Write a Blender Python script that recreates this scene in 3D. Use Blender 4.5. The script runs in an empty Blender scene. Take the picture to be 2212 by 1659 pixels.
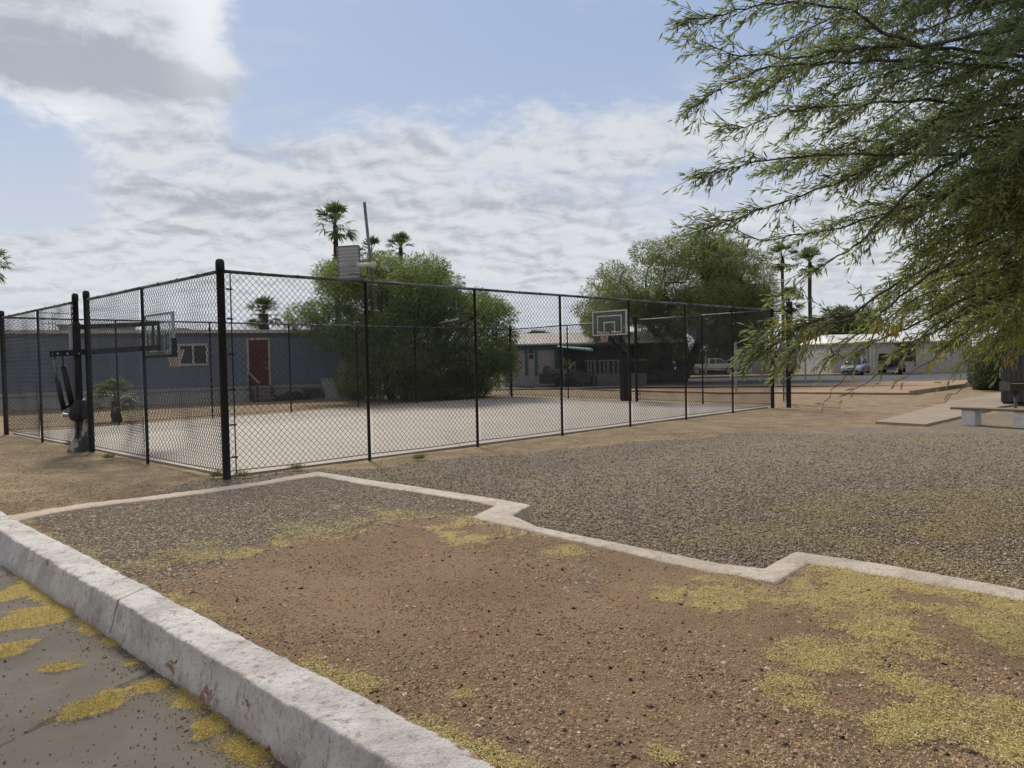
import bpy, math, random
import numpy as np
from mathutils import Vector, Matrix
from math import sin, cos, tan, pi, radians, sqrt, atan2
random.seed(7); RNG = np.random.default_rng(7)
S = bpy.context.scene; COL = S.collection

# ------------------------------------------------------------------ camera
HC = 1.9; FPX = 1661.0; CX, CY = 1106.0, 829.5
PIT, ROL = radians(1.776), radians(1.2)
cF = np.array([0, cos(PIT), -sin(PIT)]); _u = np.array([0, sin(PIT), cos(PIT)]); _r = np.array([1., 0, 0])
cR = cos(ROL)*_r - sin(ROL)*_u; cU = sin(ROL)*_r + cos(ROL)*_u
CAM = np.array([0, 0, HC])
def ray(x, y): return cF + cR*(x-CX)/FPX - cU*(y-CY)/FPX
def at(x, y, z=0.): d = ray(x, y); return CAM + d*(z-HC)/d[2]
def atd(x, y, Y): d = ray(x, y); return CAM + d*Y/d[1]
def onwall(x, y, O, ang):                      # photo point -> (along, height) on a vertical wall through O
    ex = np.array([cos(ang), sin(ang), 0]); n = np.array([-sin(ang), cos(ang), 0]); d = ray(x, y)
    P = CAM + d*(((np.array(O)-CAM)@n)/(d@n)); return float((P-np.array(O))@ex), float(P[2])
cam = bpy.data.cameras.new('camera'); cam.sensor_width = 36; cam.lens = 36*FPX/2212; cam.clip_start = .05; cam.clip_end = 2500
co = bpy.data.objects.new('camera', cam); COL.objects.link(co)
M = Matrix(((cR[0], cU[0], -cF[0], 0), (cR[1], cU[1], -cF[1], 0), (cR[2], cU[2], -cF[2], HC), (0, 0, 0, 1)))
co.matrix_world = M; S.camera = co

# ------------------------------------------------------------------ noise (numpy value noise)
def _h(ix, iy, iz, seed):
    n = (ix*374761393 + iy*668265263 + iz*2147483647 + seed*974634777) & 0xffffffff
    n = ((n ^ (n >> 13))*1274126177) & 0xffffffff
    return ((n ^ (n >> 16)) & 0xffff)/65535.0
def vnoise(p, seed=0):
    p = np.asarray(p, float); i = np.floor(p).astype(np.int64); f = p-i; f = f*f*(3-2*f); r = 0
    for dx in (0, 1):
        for dy in (0, 1):
            for dz in (0, 1):
                w = (f[:, 0] if dx else 1-f[:, 0])*(f[:, 1] if dy else 1-f[:, 1])*(f[:, 2] if dz else 1-f[:, 2])
                r = r + w*_h(i[:, 0]+dx, i[:, 1]+dy, i[:, 2]+dz, seed)
    return r
def fbm(p, sc=1, oc=4, seed=0):
    p = np.asarray(p, float)
    if p.shape[1] == 2: p = np.c_[p, np.zeros(len(p))]
    r = 0; a = .5; t = 0
    for k in range(oc): r = r + a*vnoise(p*sc*2**k + k*17.3, seed+k); t += a; a *= .5
    return r/t
def inpoly(P, poly):
    P = np.asarray(P); x, y = P[:, 0], P[:, 1]; c = np.zeros(len(P), bool); n = len(poly); j = n-1
    for i in range(n):
        xi, yi = poly[i][:2]; xj, yj = poly[j][:2]
        if yi != yj: c ^= ((yi > y) != (yj > y)) & (x < (xj-xi)*(y-yi)/(yj-yi)+xi)
        j = i
    return c
def polydist(P, pts, closed=True):
    P = np.asarray(P)[:, :2]; d = np.full(len(P), 1e9); n = len(pts)
    for i in range(n if closed else n-1):
        a = np.array(pts[i][:2]); b = np.array(pts[(i+1) % n][:2]); ab = b-a
        t = np.clip(((P-a)@ab)/(ab@ab+1e-12), 0, 1); d = np.minimum(d, np.linalg.norm(P-(a+t[:, None]*ab), axis=1))
    return d
def sstep(a, b, x): t = np.clip((x-a)/(b-a), 0, 1); return t*t*(3-2*t)

# ------------------------------------------------------------------ materials
def new_mat(name):
    m = bpy.data.materials.new(name); m.use_nodes = True; nt = m.node_tree; nt.nodes.clear()
    return m, nt, nt.nodes, nt.links
class G:                                        # small node-graph helper
    def __init__(s, nt): s.nt = nt; s.n = nt.nodes; s.l = nt.links
    def put(s, sock, v):
        if isinstance(v, bpy.types.NodeSocket): s.l.new(v, sock)
        elif v is not None:
            if isinstance(v, (tuple, list)) and len(v) == 3 and sock.type == 'RGBA': v = (*v, 1)
            sock.default_value = v
    def m(s, op, a, b=None, c=None, clamp=False):
        n = s.n.new('ShaderNodeMath'); n.operation = op; n.use_clamp = clamp; s.put(n.inputs[0], a)
        if b is not None: s.put(n.inputs[1], b)
        if c is not None: s.put(n.inputs[2], c)
        return n.outputs[0]
    def mix(s, f, a, b, mode='MIX'):
        n = s.n.new('ShaderNodeMix'); n.data_type = 'RGBA'; n.blend_type = mode
        s.put(n.inputs[0], f); s.put(n.inputs[6], a); s.put(n.inputs[7], b); return n.outputs[2]
    def step(s, x, a, b):
        n = s.n.new('ShaderNodeMapRange'); n.interpolation_type = 'SMOOTHSTEP'; s.put(n.inputs[0], x)
        n.inputs[1].default_value = a; n.inputs[2].default_value = b; return n.outputs[0]
    def noise(s, vec, sc, det=4, rough=.55, dist=0, out=0):
        n = s.n.new('ShaderNodeTexNoise'); s.put(n.inputs['Vector'], vec); n.inputs['Scale'].default_value = sc
        n.inputs['Detail'].default_value = det; n.inputs['Roughness'].default_value = rough; n.inputs['Distortion'].default_value = dist
        return n.outputs[out]
    def vor(s, vec, sc, feat='F1', out='Distance', rnd=1):
        n = s.n.new('ShaderNodeTexVoronoi'); n.feature = feat; s.put(n.inputs['Vector'], vec); n.inputs['Scale'].default_value = sc
        n.inputs['Randomness'].default_value = rnd; return n.outputs[out]
    def ramp(s, f, stops):
        n = s.n.new('ShaderNodeValToRGB'); s.put(n.inputs[0], f); e = n.color_ramp.elements
        while len(e) < len(stops): e.new(.5)
        for k, (p, c) in enumerate(stops): e[k].position = p; e[k].color = (*c, 1)
        return n.outputs[0]
    def coord(s, o='Object'): return s.n.new('ShaderNodeTexCoord').outputs[o]
    def pos(s): return s.n.new('ShaderNodeNewGeometry').outputs['Position']
    def attr(s, name): n = s.n.new('ShaderNodeAttribute'); n.attribute_name = name; return n.outputs['Fac']
    def mapp(s, vec, scale): n = s.n.new('ShaderNodeMapping'); s.put(n.inputs[0], vec); n.inputs['Scale'].default_value = scale; return n.outputs[0]
    def bump(s, h, st, dist=.02, nrm=None):
        n = s.n.new('ShaderNodeBump'); s.put(n.inputs['Height'], h); n.inputs['Strength'].default_value = st; n.inputs['Distance'].default_value = dist
        if nrm is not None: s.put(n.inputs['Normal'], nrm)
        return n.outputs[0]
    def bsdf(s, col, rough=.8, metal=0, nrm=None, **kw):
        n = s.n.new('ShaderNodeBsdfPrincipled'); s.put(n.inputs['Base Color'], col); s.put(n.inputs['Roughness'], rough); s.put(n.inputs['Metallic'], metal)
        if nrm is not None: s.put(n.inputs['Normal'], nrm)
        for k, v in kw.items(): s.put(n.inputs[k.replace('_', ' ')], v)
        return n.outputs[0]
    def out(s, sh): o = s.n.new('ShaderNodeOutputMaterial'); s.l.new(sh, o.inputs[0])
def mat(name, c1, c2=None, sc=6, rough=.8, metal=0, bump=.15, bsc=40, stretch=(1, 1, 1), spec=.3, lo=.35, hi=.65, **kw):
    m, nt, _, _ = new_mat(name); g = G(nt); v = g.mapp(g.coord(), stretch)
    if c2 is None: c2 = tuple(x*.75 for x in c1)
    f = g.step(g.noise(v, sc, 6, .6), lo, hi); col = g.mix(f, c1, c2)
    nr = g.bump(g.noise(v, bsc, 4), bump, .01) if bump else None
    g.out(g.bsdf(col, rough, metal, nr, Specular_IOR_Level=spec, **kw)); return m
def leafmat(name, stops, trans=.35, rough=.55):
    m, nt, n, l = new_mat(name); g = G(nt); col = g.ramp(g.attr('tint'), stops)
    d = g.bsdf(col, rough, Specular_IOR_Level=.25); t = n.new('ShaderNodeBsdfTranslucent'); g.put(t.inputs[0], g.mix(.5, col, (.30, .36, .09)))
    x = n.new('ShaderNodeMixShader'); x.inputs[0].default_value = trans; l.new(d, x.inputs[1]); l.new(t.outputs[0], x.inputs[2]); g.out(x.outputs[0]); return m
def glassmat(name, tint=(.02, .025, .03), rough=.06):
    m, nt, _, _ = new_mat(name); g = G(nt); g.out(g.bsdf(tint, rough, Specular_IOR_Level=.6)); return m

# ------------------------------------------------------------------ objects
ORG = {}
def meta(o, label=None, cat=None, group=None, kind=None):
    for k, v in (('label', label), ('category', cat), ('group', group), ('kind', kind)):
        if v: o[k] = v
    return o
def thing(name, label, cat, loc=(0, 0, 0), rz=0, group=None):
    o = bpy.data.objects.new(name, None); COL.objects.link(o); o.location = [float(x) for x in loc]; o.rotation_euler = (0, 0, rz)
    o.empty_display_size = .2; ORG[o.name] = np.array([float(x) for x in loc]); return meta(o, label, cat, group)
def link(name, me, m=None, parent=None, loc=None):
    o = bpy.data.objects.new(name, me); COL.objects.link(o)
    if m is not None and not me.materials: me.materials.append(m)
    if parent is not None: o.parent = parent; ORG[o.name] = ORG[parent.name]
    if loc is not None: o.location = loc
    return o
def npmesh(name, V, F, m=None, smooth=False, attrs=None):
    V = np.asarray(V, np.float32); F = np.asarray(F, np.int32); k = F.shape[1]; me = bpy.data.meshes.new(name)
    me.vertices.add(len(V)); me.vertices.foreach_set('co', V.ravel()); me.loops.add(F.size); me.loops.foreach_set('vertex_index', F.ravel())
    me.polygons.add(len(F)); me.polygons.foreach_set('loop_start', np.arange(0, F.size, k, dtype=np.int32))
    try: me.polygons.foreach_set('loop_total', np.full(len(F), k, np.int32))
    except Exception: pass
    me.polygons.foreach_set('use_smooth', np.full(len(F), bool(smooth)))
    for a, d in (attrs or {}).items():
        at_ = me.attributes.new(a, 'FLOAT', 'POINT'); at_.data.foreach_set('value', np.asarray(d, np.float32))
    me.update(calc_edges=True); me.validate()
    if m is not None: me.materials.append(m)
    return me
def frame(d):
    d = np.asarray(d, float); d = d/np.linalg.norm(d); a = np.array([0, 0, 1.]) if abs(d[2]) < .95 else np.array([1., 0, 0])
    x = np.cross(a, d); x /= np.linalg.norm(x); return x, np.cross(d, x), d
class MB:
    def __init__(s): s.v = []; s.f = []
    def add(s, V, F): o = len(s.v); s.v += [tuple(map(float, p)) for p in V]; s.f += [tuple(i+o for i in q) for q in F]; return s
    def box(s, c, d, rz=0, bev=0):
        x, y, z = [k/2 for k in d]; b = min(bev, x*.9, y*.9, z*.9)
        if b:
            V = []; 
            for sz in (-1, 1):
                for (ax, ay, az) in ((x-b, y-b, z),) + ((x, y, z-b),):
                    V += [(i*ax, j*ay, sz*az) for i, j in ((-1, -1), (1, -1), (1, 1), (-1, 1))]
            r = [V[0:4], V[4:8], V[12:16], V[8:12]]; W = sum(r, []); F = [(3, 2, 1, 0), (12, 13, 14, 15)]
            for k in range(3):
                for i in range(4): j = (i+1) % 4; F.append((k*4+i, k*4+j, k*4+4+j, k*4+4+i))
        else:
            W = [(i*x, j*y, k*z) for k in (-1, 1) for i, j in ((-1, -1), (1, -1), (1, 1), (-1, 1))]
            F = [(3, 2, 1, 0), (4, 5, 6, 7), (0, 1, 5, 4), (1, 2, 6, 5), (2, 3, 7, 6), (3, 0, 4, 7)]
        ca, sa = cos(rz), sin(rz)
        return s.add([(c[0]+p[0]*ca-p[1]*sa, c[1]+p[0]*sa+p[1]*ca, c[2]+p[2]) for p in W], F)
    def span(s, x0, x1, y0, y1, z0, z1, bev=0): return s.box(((x0+x1)/2, (y0+y1)/2, (z0+z1)/2), (abs(x1-x0), abs(y1-y0), abs(z1-z0)), 0, bev)
    def bar(s, p, q, w, h=None, up=None):
        h = h or w; p = np.array(p, float); q = np.array(q, float); x, y, d = frame(q-p)
        if up is not None:
            x = np.cross(up, d); x /= np.linalg.norm(x); y = np.cross(d, x)
        V = [e+x*a*w/2+y*b*h/2 for e in (p, q) for a, b in ((-1, -1), (1, -1), (1, 1), (-1, 1))]
        return s.add(V, [(3, 2, 1, 0), (4, 5, 6, 7), (0, 1, 5, 4), (1, 2, 6, 5), (2, 3, 7, 6), (3, 0, 4, 7)])
    def tube(s, P, R, n=8, cap=True):
        P = [np.array(p, float) for p in P]; R = R if hasattr(R, '__len__') else [R]*len(P); V = []; F = []; px = None
        for i, p in enumerate(P):
            d = P[min(i+1, len(P)-1)]-P[max(i-1, 0)]; x, y, d = frame(d)
            if px is not None:
                x = px-d*(px@d); x /= np.linalg.norm(x); y = np.cross(d, x)
            px = x; V += [p+R[i]*(x*cos(2*pi*k/n)+y*sin(2*pi*k/n)) for k in range(n)]
        for i in range(len(P)-1):
            for k in range(n): j = (k+1) % n; F.append((i*n+k, i*n+j, i*n+n+j, i*n+n+k))
        if cap: F += [tuple(range(n))[::-1], tuple((len(P)-1)*n+k for k in range(n))]
        return s.add(V, F)
    def ring(s, c, r, t, ax=(0, 0, 1), n=20, m=6):
        x, y, d = frame(ax); P = [np.array(c)+r*(x*cos(2*pi*k/n)+y*sin(2*pi*k/n)) for k in range(n+1)]; return s.tube(P, t, m, False)
    def prism(s, poly, y0, y1):                 # polygon in x,z pulled along y
        n = len(poly); V = [(p[0], y0, p[1]) for p in poly]+[(p[0], y1, p[1]) for p in poly]
        return s.add(V, [tuple(range(n)), tuple(range(2*n-1, n-1, -1))]+[(i, n+i, n+(i+1) % n, (i+1) % n) for i in range(n)])
    def slab(s, poly, z0, z1):                  # polygon in x,y pulled along z
        n = len(poly); V = [(p[0], p[1], z0) for p in poly]+[(p[0], p[1], z1) for p in poly]
        return s.add(V, [tuple(range(n-1, -1, -1)), tuple(range(n, 2*n))]+[(i, (i+1) % n, n+(i+1) % n, n+i) for i in range(n)])
    def quad(s, a, b, c, d): return s.add([a, b, c, d], [(0, 1, 2, 3)])
    def build(s, name, m, parent=None, world=False, smooth=False, label=None):
        V = s.v
        if world and parent is not None: o = ORG[parent.name]; V = [(p[0]-o[0], p[1]-o[1], p[2]-o[2]) for p in V]
        me = bpy.data.meshes.new(name); me.from_pydata(V, [], s.f); me.update()
        import bmesh
        b = bmesh.new(); b.from_mesh(me); bmesh.ops.recalc_face_normals(b, faces=b.faces); b.to_mesh(me); b.free()
        if smooth:
            for p in me.polygons: p.use_smooth = True
        o = link(name, me, m, parent)
        if label: o['label'] = label
        return o

# ------------------------------------------------------------------ shared materials
BLACK = mat('black_coating', (.012, .014, .018), (.045, .05, .06), 3, .55, .0, .1, 30, (1, 1, .25), lo=.45, hi=.8)
WIRE = mat('wire_coating', (.016, .018, .022), (.05, .052, .056), 2, .6, .0, 0)
GALV = mat('galvanised_steel', (.17, .19, .19), (.11, .125, .13), 9, .5, .55, .05, 30)
RAILM = mat('faded_rail', (.03, .034, .042), (.16, .165, .17), 2.2, .5, .2, .05)
WHITEP = mat('white_paint', (.62, .62, .60), (.5, .49, .47), 5, .6)
RUBBER = mat('rubber', (.018, .018, .018), None, 5, .85)
CHROME = mat('alloy', (.55, .56, .58), None, 9, .35, .8, 0)
GLASS = glassmat('dark_glass')
WOODG = mat('grey_wood', (.085, .082, .082), (.05, .048, .05), 4, .85, 0, .4, 20, (8, 8, .6))
BARK = mat('bark', (.075, .058, .045), (.035, .028, .024), 7, .95, 0, .8, 30, (1, 1, .35))
TWIG = mat('twig_bark', (.05, .042, .036), (.10, .085, .066), 9, .9, 0, .3, 60)

# ------------------------------------------------------------------ ground polygons
A = at(490, 1033); B = at(1669, 880); C = at(14, 937); D = at(1105, 857)
A[2] = B[2] = C[2] = D[2] = 0
uu = (B-A)/np.linalg.norm(B-A); vv = (C-A)/np.linalg.norm(C-A); UP = np.array([0, 0, 1.])
ZT = .27                                        # top of the kerb walls
def P2(lst, z=0.): return [at(x, y, z) for x, y in lst]
near_out_top = P2([(-160, 1052), (0, 1145), (128, 1222), (253, 1296), (405, 1387), (603, 1507), (683, 1550), (859, 1656), (1130, 1815), (1500, 2040)], ZT)
near_in_top = P2([(-85, 1052), (37, 1122), (176, 1190), (325, 1267), (560, 1390), (747, 1478), (907, 1560), (1099, 1656), (1370, 1790), (1760, 1990)], ZT)
near_out_bot = P2([(-170, 1110), (0, 1222), (110, 1298), (229, 1379), (427, 1518), (613, 1656), (640, 1678), (760, 1772), (1000, 1960), (1400, 2250)], 0)
back_out = P2([(-10, 1117), (75, 1104), (166, 1089), (300, 1074), (430, 1058), (560, 1040), (640, 1026), (688, 1018)], ZT)
back_in = P2([(40, 1123), (90, 1112), (180, 1097), (310, 1081), (440, 1065), (570, 1046), (645, 1033), (690, 1028)], ZT)
zig_out = P2([(688, 1018), (800, 1036), (906, 1051), (1093, 1080), (1147, 1090), (1108, 1112), (1160, 1136), (1240, 1153), (1430, 1191), (1555, 1215), (1650, 1227), (1718, 1190), (1830, 1205), (1950, 1224), (2212, 1272), (2700, 1365)], ZT)
zig_in = P2([(690, 1028), (800, 1048), (906, 1063), (1040, 1084), (1068, 1091), (1013, 1116), (1130, 1141), (1225, 1163), (1400, 1203), (1540, 1235), (1680, 1256), (1748, 1216), (1830, 1229), (1950, 1249), (2212, 1297), (2700, 1395)], ZT)
zig_out += P2([(3500, 1510)], ZT)+[np.array([8.9, -2.6, ZT])]; zig_in += P2([(3500, 1552)], ZT)+[np.array([8.6, -2.75, ZT])]
mid = lambda a, b: [(p+q)/2 for p, q in zip(a, b)]
K0 = at(-2, 1117, ZT)
bed_poly = [p[:2] for p in mid(back_out, back_in)[1:]] + [p[:2] for p in mid(zig_out, zig_in)[1:]] + [(9, -3)] + [p[:2] for p in mid(near_out_top, near_in_top)[::-1][:-1]]
lot_poly = [p[:2] for p in P2([(560, 1048), (690, 1014), (870, 999), (1130, 974), (1400, 950), (1640, 929), (1890, 918), (2000, 922), (2080, 905), (2165, 885), (2300, 880), (3200, 900)])] + [(45, 24), (45, -8), (9, -3), (-1, 2.0), (-4.2, 9.2)]
spill_poly = [p[:2] for p in P2([(300, 1078), (420, 1040), (540, 1018), (720, 1010), (720, 1035), (500, 1075)])]

def gmask(P):                                   # how gravelly the plain is at a point
    n = (fbm(P, .9, 4, 3)-.5)*1.6
    d = polydist(P, lot_poly); s = np.where(inpoly(P, lot_poly), d, -d)
    g = sstep(-.25, .55, s+n*.9)
    d2 = polydist(P, spill_poly); s2 = np.where(inpoly(P, spill_poly), d2, -d2)
    return np.maximum(g, sstep(-.25, .3, s2+n*.4))
YP = [((1620, 1290), (110, 26)), ((1740, 1235), (60, 20)), ((1890, 1258), (140, 26)), ((2120, 1290), (120, 40)), ((2170, 1360), (90, 60)), ((1830, 1310), (150, 40)),
      ((1960, 1395), (80, 40)), ((1800, 1420), (130, 40)), ((1930, 1475), (120, 32)), ((1720, 1490), (70, 22)), ((2080, 1545), (150, 50)), ((2190, 1610), (90, 60)), ((1960, 1580), (60, 22)),
      ((880, 1120), (130, 18)), ((985, 1135), (70, 26)), ((760, 1150), (60, 12)), ((1230, 1195), (40, 10)), ((1440, 1285), (40, 12)), ((960, 1600), (50, 24)), ((1440, 1640), (45, 18)), ((760, 1475), (30, 14)), ((1590, 1640), (70, 22)),
      ((1110, 1158), (50, 8)), ((420, 1195), (80, 16)), ((630, 1150), (60, 14)), ((1550, 1250), (60, 9)), ((1200, 1650), (30, 12)), ((1000, 1505), (20, 8))]
YPW = []
for (x, y), (a, b) in YP:
    c = at(x, y, .25); e = at(x+a, y, .25); f_ = at(x, y-b, .25); YPW.append((c[:2], np.linalg.norm(e-c), np.linalg.norm(f_-c)))
def ymask(P):                                   # fallen yellow blossom on the bed
    P = np.asarray(P)[:, :2]; n = (fbm(P, 2.4, 6, 11)-.5)+.5*(fbm(P, 11, 4, 12)-.5); m = np.zeros(len(P))
    for c, a, b in YPW:
        r = np.sqrt(((P[:, 0]-c[0])/a)**2+((P[:, 1]-c[1])/b)**2); m = np.maximum(m, sstep(1.42, .72, r+n*3.6))
    m = np.maximum(m, .85*sstep(.17, .08, polydist(P, [q[:2] for q in near_in_top], False)+.16*(fbm(P, 5, 3, 71)-.5))*sstep(.42, .58, fbm(P, 1.9, 3, 72)))
    return m*(.55+.45*sstep(.35, .6, fbm(P, 6, 4, 77)))
AY = [((60, 1335), (95, 32)), ((150, 1325), (45, 10)), ((25, 1405), (55, 24)), ((134, 1444), (56, 16)), ((180, 1534), (75, 30)), ((225, 1510), (40, 16)), ((330, 1488), (45, 14)), ((460, 1575), (45, 30)), ((30, 1280), (60, 26)), ((285, 1440), (28, 9)), ((540, 1640), (45, 14)), ((100, 1290), (30, 10)), ((400, 1525), (40, 12))]
AYW = []
for (x, y), (a, b) in AY:
    c = at(x, y, 0); e = at(x+a, y, 0); f_ = at(x, y-b, 0); AYW.append((c[:2], .85*np.linalg.norm(e-c), .85*np.linalg.norm(f_-c)))
def amask(P):
    P = np.asarray(P)[:, :2]; n = (fbm(P, 3.5, 6, 21)-.5)+.35*(fbm(P, 16, 3, 22)-.5); m = np.zeros(len(P))
    for c, a, b in AYW:
        r = np.sqrt(((P[:, 0]-c[0])/a)**2+((P[:, 1]-c[1])/b)**2); m = np.maximum(m, sstep(1.15, .5, r+n*1.4))
    d = polydist(P, [p[:2] for p in near_out_bot], False)
    return np.maximum(m, .8*sstep(.16, .03, d+n*.25)*sstep(.45, .62, fbm(P, 1.5, 3, 5)))
def bgmask(P):                                  # gravel in the back corner of the bed
    gp = [p[:2] for p in P2([(-60, 1110), (690, 1016), (1080, 1080), (1010, 1120), (860, 1125), (700, 1150), (500, 1190), (260, 1225), (60, 1150)], .25)]
    d = polydist(P, gp); s = np.where(inpoly(P, gp), d, -d); return sstep(-.9, .9, s+(fbm(P, 1.6, 5, 8)-.5)*1.8)

# ------------------------------------------------------------------ ground sheet
def axis(parts):
    r = [parts[0][0]]
    for a, b, st in parts: n = max(1, int(round((b-a)/st))); r += list(np.linspace(a, b, n+1)[1:])
    return np.array(r)
gx = axis([(-900, -100, 100), (-100, -24, 4), (-24, -9, .3), (-9, 9, .09), (9, 24, .25), (24, 100, 4), (100, 900, 100)])
gy = axis([(-60, 2, 3), (2, 17, .085), (17, 48, .3), (48, 120, 3), (120, 1500, 115)])
def grid(gx, gy):
    X, Y = np.meshgrid(gx, gy); n, k = X.shape; idx = np.arange(n*k).reshape(n, k)
    return np.c_[X.ravel(), Y.ravel()], np.c_[idx[:-1, :-1].ravel(), idx[:-1, 1:].ravel(), idx[1:, 1:].ravel(), idx[1:, :-1].ravel()]
GP, GF = grid(gx, gy)
near = (np.abs(GP[:, 0]) < 24) & (GP[:, 1] < 48) & (GP[:, 1] > 1); z = np.zeros(len(GP)); gr = np.zeros(len(GP))
z[near] = -.05*fbm(GP[near], .7, 5, 2)**1.5-.012*fbm(GP[near], 9, 2, 4); gr[near] = gmask(GP[near])
gr[~near] = np.where(inpoly(GP[~near], lot_poly), 1, 0)

def gravel_nodes(g, p, sc=50, tone=1.):
    v = g.mapp(p, (1, 1, 1)); vc = g.vor(v, sc, 'F1', 'Color'); vd = g.vor(v, sc); sep = g.n.new('ShaderNodeSeparateColor'); g.l.new(vc, sep.inputs[0])
    c = g.ramp(sep.outputs[0], [(0, (.14*tone, .108*tone, .078*tone)), (.35, (.25*tone, .198*tone, .146*tone)), (.7, (.35*tone, .28*tone, .207*tone)), (1, (.54*tone, .46*tone, .37*tone))])
    c = g.mix(g.step(vd, .25, .75), c, (.09, .075, .062)); c = g.mix(g.m('MULTIPLY', g.noise(p, 1.3, 4), .5), c, (.24, .195, .155))
    return c, g.m('SUBTRACT', 1, vd)
m, nt, n, l = new_mat('plain_soil'); g = G(nt); p = g.pos()
big = g.noise(p, .22, 5, .6); midn = g.noise(p, 1.6, 5, .65); fine = g.noise(p, 26, 6, .75)
dirt = g.mix(g.step(big, .35, .65), (.25, .18, .112), (.185, .136, .088)); dirt = g.mix(g.step(midn, .42, .66), dirt, (.31, .235, .142))
dirt = g.mix(g.m('MULTIPLY', g.step(fine, .5, .72), .6), dirt, (.13, .095, .062)); dirt = g.mix(g.m('MULTIPLY', g.step(g.noise(g.mapp(p, (1, 2.4, 1)), 55, 3, .8), .55, .72), .6), dirt, (.42, .33, .20))
gc, gh = gravel_nodes(g, p); att = g.attr('gravel'); fac = g.step(g.m('ADD', att, g.m('MULTIPLY', g.m('SUBTRACT', fine, .5), .9)), .35, .65)
gc = g.mix(g.m('MULTIPLY', g.step(g.noise(p, .75, 5, .6), .5, .62), g.m('MULTIPLY', g.step(g.noise(p, 30, 4, .7), .42, .6), .55)), gc, (.30, .26, .09))
col = g.mix(fac, dirt, gc); h = g.m('ADD', g.m('MULTIPLY', gh, fac), g.m('MULTIPLY', fine, .8))
g.out(g.bsdf(col, .95, nrm=g.bump(h, .9, .012), Specular_IOR_Level=.15)); SOIL = m
o = link('ground', npmesh('ground', np.c_[GP, z], GF, SOIL, True, {'gravel': gr})); meta(o, 'flat tan dirt and dry grass with a grey gravel lot', 'ground', kind='structure')

# bed soil inside the kerb
bx = axis([(-9, 9.4, .055)]); by = axis([(-3.2, 1.5, .2), (1.5, 13, .055)])
BP, BF = grid(bx, by); ins = inpoly(BP, bed_poly); keep = ins[BF].any(axis=1) ; BF = BF[keep]
used = np.unique(BF); rm = -np.ones(len(BP), int); rm[used] = np.arange(len(used)); BP = BP[used]; BF = rm[BF]
def bedz(P):
    return .252+.022*(fbm(P, .8, 4, 31)-.5)+.022*(fbm(P, 6, 3, 32)-.5)+.014*ymask(P)*fbm(P, 8, 2, 3)
m, nt, n, l = new_mat('bed_soil'); g = G(nt); p = g.pos()
fine = g.noise(p, 45, 6, .75); c = g.mix(g.step(g.noise(p, .9, 5, .6), .38, .66), (.36, .245, .155), (.275, .195, .124)); c = g.mix(g.step(g.noise(p, 2.7, 5, .7), .5, .72), c, (.365, .225, .138))
c = g.mix(g.m('MULTIPLY', g.step(fine, .52, .75), .6), c, (.13, .088, .06)); c = g.mix(g.m('MULTIPLY', g.step(g.noise(p, 110, 3, .8), .58, .72), .6), c, (.52, .40, .28))
gc, gh = gravel_nodes(g, p, 52, 1.25); fac = g.step(g.m('ADD', g.attr('gravel'), g.m('MULTIPLY', g.m('SUBTRACT', fine, .5), 1.1)), .4, .7); c = g.mix(fac, c, gc)
yf = g.step(g.m('ADD', g.attr('blossom'), g.m('MULTIPLY', g.m('SUBTRACT', g.noise(p, 34, 7, .85), .5), 2.2)), .45, .8); c = g.mix(g.m('MULTIPLY', yf, .8), c, (.58, .475, .21))
h = g.m('ADD', g.m('MULTIPLY', gh, g.m('MULTIPLY', fac, .8)), g.m('ADD', fine, g.m('MULTIPLY', g.noise(p, 130, 4, .8), .4)))
g.out(g.bsdf(c, .96, nrm=g.bump(h, 1.0, .03), Specular_IOR_Level=.12))
o = link('bed_soil', npmesh('bed_soil', np.c_[BP, bedz(BP)], BF, m, True, {'gravel': bgmask(BP), 'blossom': ymask(BP)})); meta(o, 'raised bed of brown soil inside the kerb walls', 'soil', kind='structure')

# asphalt drive
drv = [p[:2] for p in mid(near_out_bot, near_in_top)] + [(9, -3), (9, -12), (-30, -12), (-30, 13.5)]
ax_ = axis([(-30, -8, .8), (-8, 6, .07), (6, 9, 1)]); ay_ = axis([(-12, 1.5, .8), (1.5, 9.6, .07), (9.6, 14, .5)])
DP, DF = grid(ax_, ay_); kd = inpoly(DP, drv)[DF].all(axis=1); DF = DF[kd]; used = np.unique(DF); rm = -np.ones(len(DP), int); rm[used] = np.arange(len(used)); DP = DP[used]; DF = rm[DF]
am = amask(DP); dz = .006+.004*(fbm(DP, .9, 4, 41)-.5)+.03*am*fbm(DP, 6, 3, 9)
m, nt, n, l = new_mat('asphalt'); g = G(nt); p = g.pos(); fine = g.noise(p, 160, 4, .8)
c = g.mix(g.step(g.noise(p, 1.1, 6, .62), .35, .7), (.118, .102, .086), (.16, .137, .114)); c = g.mix(g.m('MULTIPLY', g.step(fine, .45, .75), .35), c, (.06, .05, .043))
c = g.mix(g.m('MULTIPLY', g.step(g.noise(p, 6, 6, .75), .58, .75), .45), c, (.08, .064, .05)); cr = g.vor(g.mapp(p, (1, .5, 1)), .42, 'DISTANCE_TO_EDGE', 'Distance')
wob = g.m('ADD', cr, g.m('MULTIPLY', g.m('SUBTRACT', g.noise(p, 5, 4), .5), .06)); c = g.mix(g.m('MULTIPLY', g.step(g.m('ABSOLUTE', wob), .012, .002), .7), c, (.035, .03, .026))
yf = g.step(g.m('ADD', g.attr('blossom'), g.m('MULTIPLY', g.m('SUBTRACT', g.noise(p, 55, 5, .8), .5), .9)), .42, .62); c = g.mix(g.m('MULTIPLY', yf, .85), c, (.37, .275, .075))
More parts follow.
